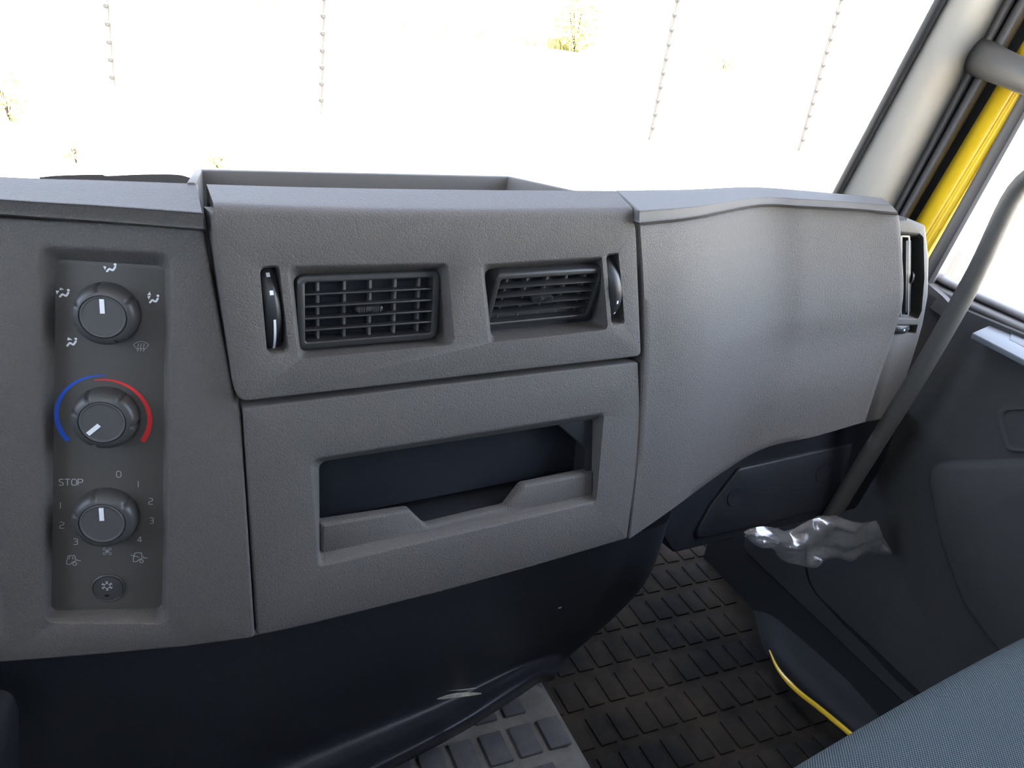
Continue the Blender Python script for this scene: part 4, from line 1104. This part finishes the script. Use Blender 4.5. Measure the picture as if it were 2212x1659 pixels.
mesh_obj('column', *tube([msw @ V((0, 0, -.03)), msw @ V((0, -.0, -.22)), V((-.75, .72, .45))], [.045, .05, .05], 20), 'black_rubber', sw)

# dark console corner at the lower left edge
PB = Plane(ony(20, 1620, .47), 100, 0)
gb = rloop(PB.uvs([(-160, 1622), (-30, 1624), (-12, 1668), (-6, 1900), (-160, 1900)]), [.01, .016, .02, .01, .01], 6)
gbo = mesh_obj('gear_console', *slab(PB, gb, -.055, 0, .012), 'black_rubber'); tag(gbo, 'black rounded console corner at the lower left edge', 'console')

# ================================================================== OUTSIDE: fence posts, shrubs, grass, engine-bay edge
def post(px_, py_, h, label, lean=0):
    p = onz(px_, py_, GZ); t = thing('fence_post', label, 'fence post', p, 'perimeter fence posts')
    mesh_obj('post_shaft', *box(p+V((0, 0, h/2)), .045, .045, h/2, bev=.008), 'post_light', t)
    k = 0; z = .3
    ins = share_mesh('insulator', *xform(lathe([(.03, 0), (.055, .02), (.055, .06), (.03, .08), (.03, .10)], 10), Matrix.Rotation(R(90), 4, 'X')), 'insulator')
    while z < h:
        inst('insulator', ins, Matrix.Translation(p+V((-.06, -.05, z))), t); z += .32
    return t
plain('post_light', (0.14, 0.135, 0.13), 0.8, 0.2)
post(252, 200, 4.2, 'thin fence post outside, leftmost of the four')
post(697, 247, 4.2, 'fence post outside above the storage tray')
post(1405, 302, 4.2, 'fence post outside with dark insulators, third from the left')
post(1727, 325, 4.2, 'fence post outside nearest the windscreen pillar')
def shrub(px_, py_, rx, rz, n, label, leaf=.12, nm='shrub', cat='shrub'):
    p = onz(px_, py_, GZ); t = thing(nm, label, cat, p, 'dry shrubs outside')
    v = []; f = []
    for k in range(n):
        while True:
            q_ = V((random.uniform(-1, 1), random.uniform(-1, 1), random.uniform(-1, 1)))
            if .2 < q_.length < 1: break
        c = p + V((q_.x*rx, q_.y*rx, rz + q_.z*rz)); a = V((random.gauss(0, 1), random.gauss(0, 1), random.gauss(0, 1))).normalized(); b_ = a.orthogonal().normalized()
        l = leaf*random.uniform(.6, 1.4); b0 = len(v); v += [c-a*l, c+b_*l*.35, c+a*l, c-b_*l*.35]; f.append((b0, b0+1, b0+2, b0+3))
    fo = mesh_obj('foliage', v, f, 'dry_leaf', t, smooth=0); fo['kind'] = 'stuff'
    stv, stf = join(*[tube([p+V((0, 0, 0)), p+V((random.uniform(-.3, .3)*rx, random.uniform(-.3, .3)*rx, rz*1.2))], .02*max(.4, rx), 5) for k in range(4)])
    mesh_obj('stem', stv, stf, 'bark', t, smooth=0)
shrub(1240, 112, 2.2, 2.6, 900, 'tall yellowish shrub outside, the largest one', .28)
shrub(1562, 150, 1.6, .9, 500, 'round yellowish shrub outside, right of the tallest', .2)
shrub(20, 262, .28, .38, 160, 'small dry plant outside at the left edge', .07)
shrub(165, 352, .16, .14, 60, 'tiny dry tuft outside above the left pad', .05)
shrub(470, 362, .22, .10, 90, 'low dry tuft outside just above the tray', .05)
shrub(1795, 148, .9, .5, 160, 'pale dry bush outside beside the pillar', .15)
def grass_strip():
    v = []; f = []
    for k in range(2600):
        s_ = random.random(); a = onz(520+700*s_, 6+102*s_, GZ) + V((random.gauss(0, .6), random.gauss(0, .8), 0))
        h = random.uniform(.3, .8)*(1+a.y/90); w_ = .10; b0 = len(v); lx = random.uniform(-.2, .2)
        v += [a+V((-w_, 0, 0)), a+V((w_, 0, 0)), a+V((lx, 0, h))]; f.append((b0, b0+1, b0+2))
    return v, f
gs = mesh_obj('grass_strip', *grass_strip(), 'dry_leaf', smooth=0); tag(gs, 'strip of dry yellow grass far beyond the fence', 'grass', kind='stuff')
# black plastic cowl / wiper showing over the left pad
cwp = spline([ony(85, 383, .84), ony(130, 379, .84), ony(215, 377, .84), ony(232, 380, .84), ony(300, 377, .84), ony(380, 377, .84), ony(412, 384, .84)], 4)
cwv = [p for p in cwp]+[p+V((0, .02, -.06)) for p in cwp]+[p+V((0, .05, -.03)) for p in cwp]
k = len(cwp)
cw = mesh_obj('air_intake_cover', cwv, [(i, i+1, k+i+1, k+i) for i in range(k-1)]+[(i, i+1, 2*k+i+1, 2*k+i) for i in range(k-1)], 'tray_grey'); tag(cw, 'low grey cover lying at the foot of the windscreen on the left', 'cover')
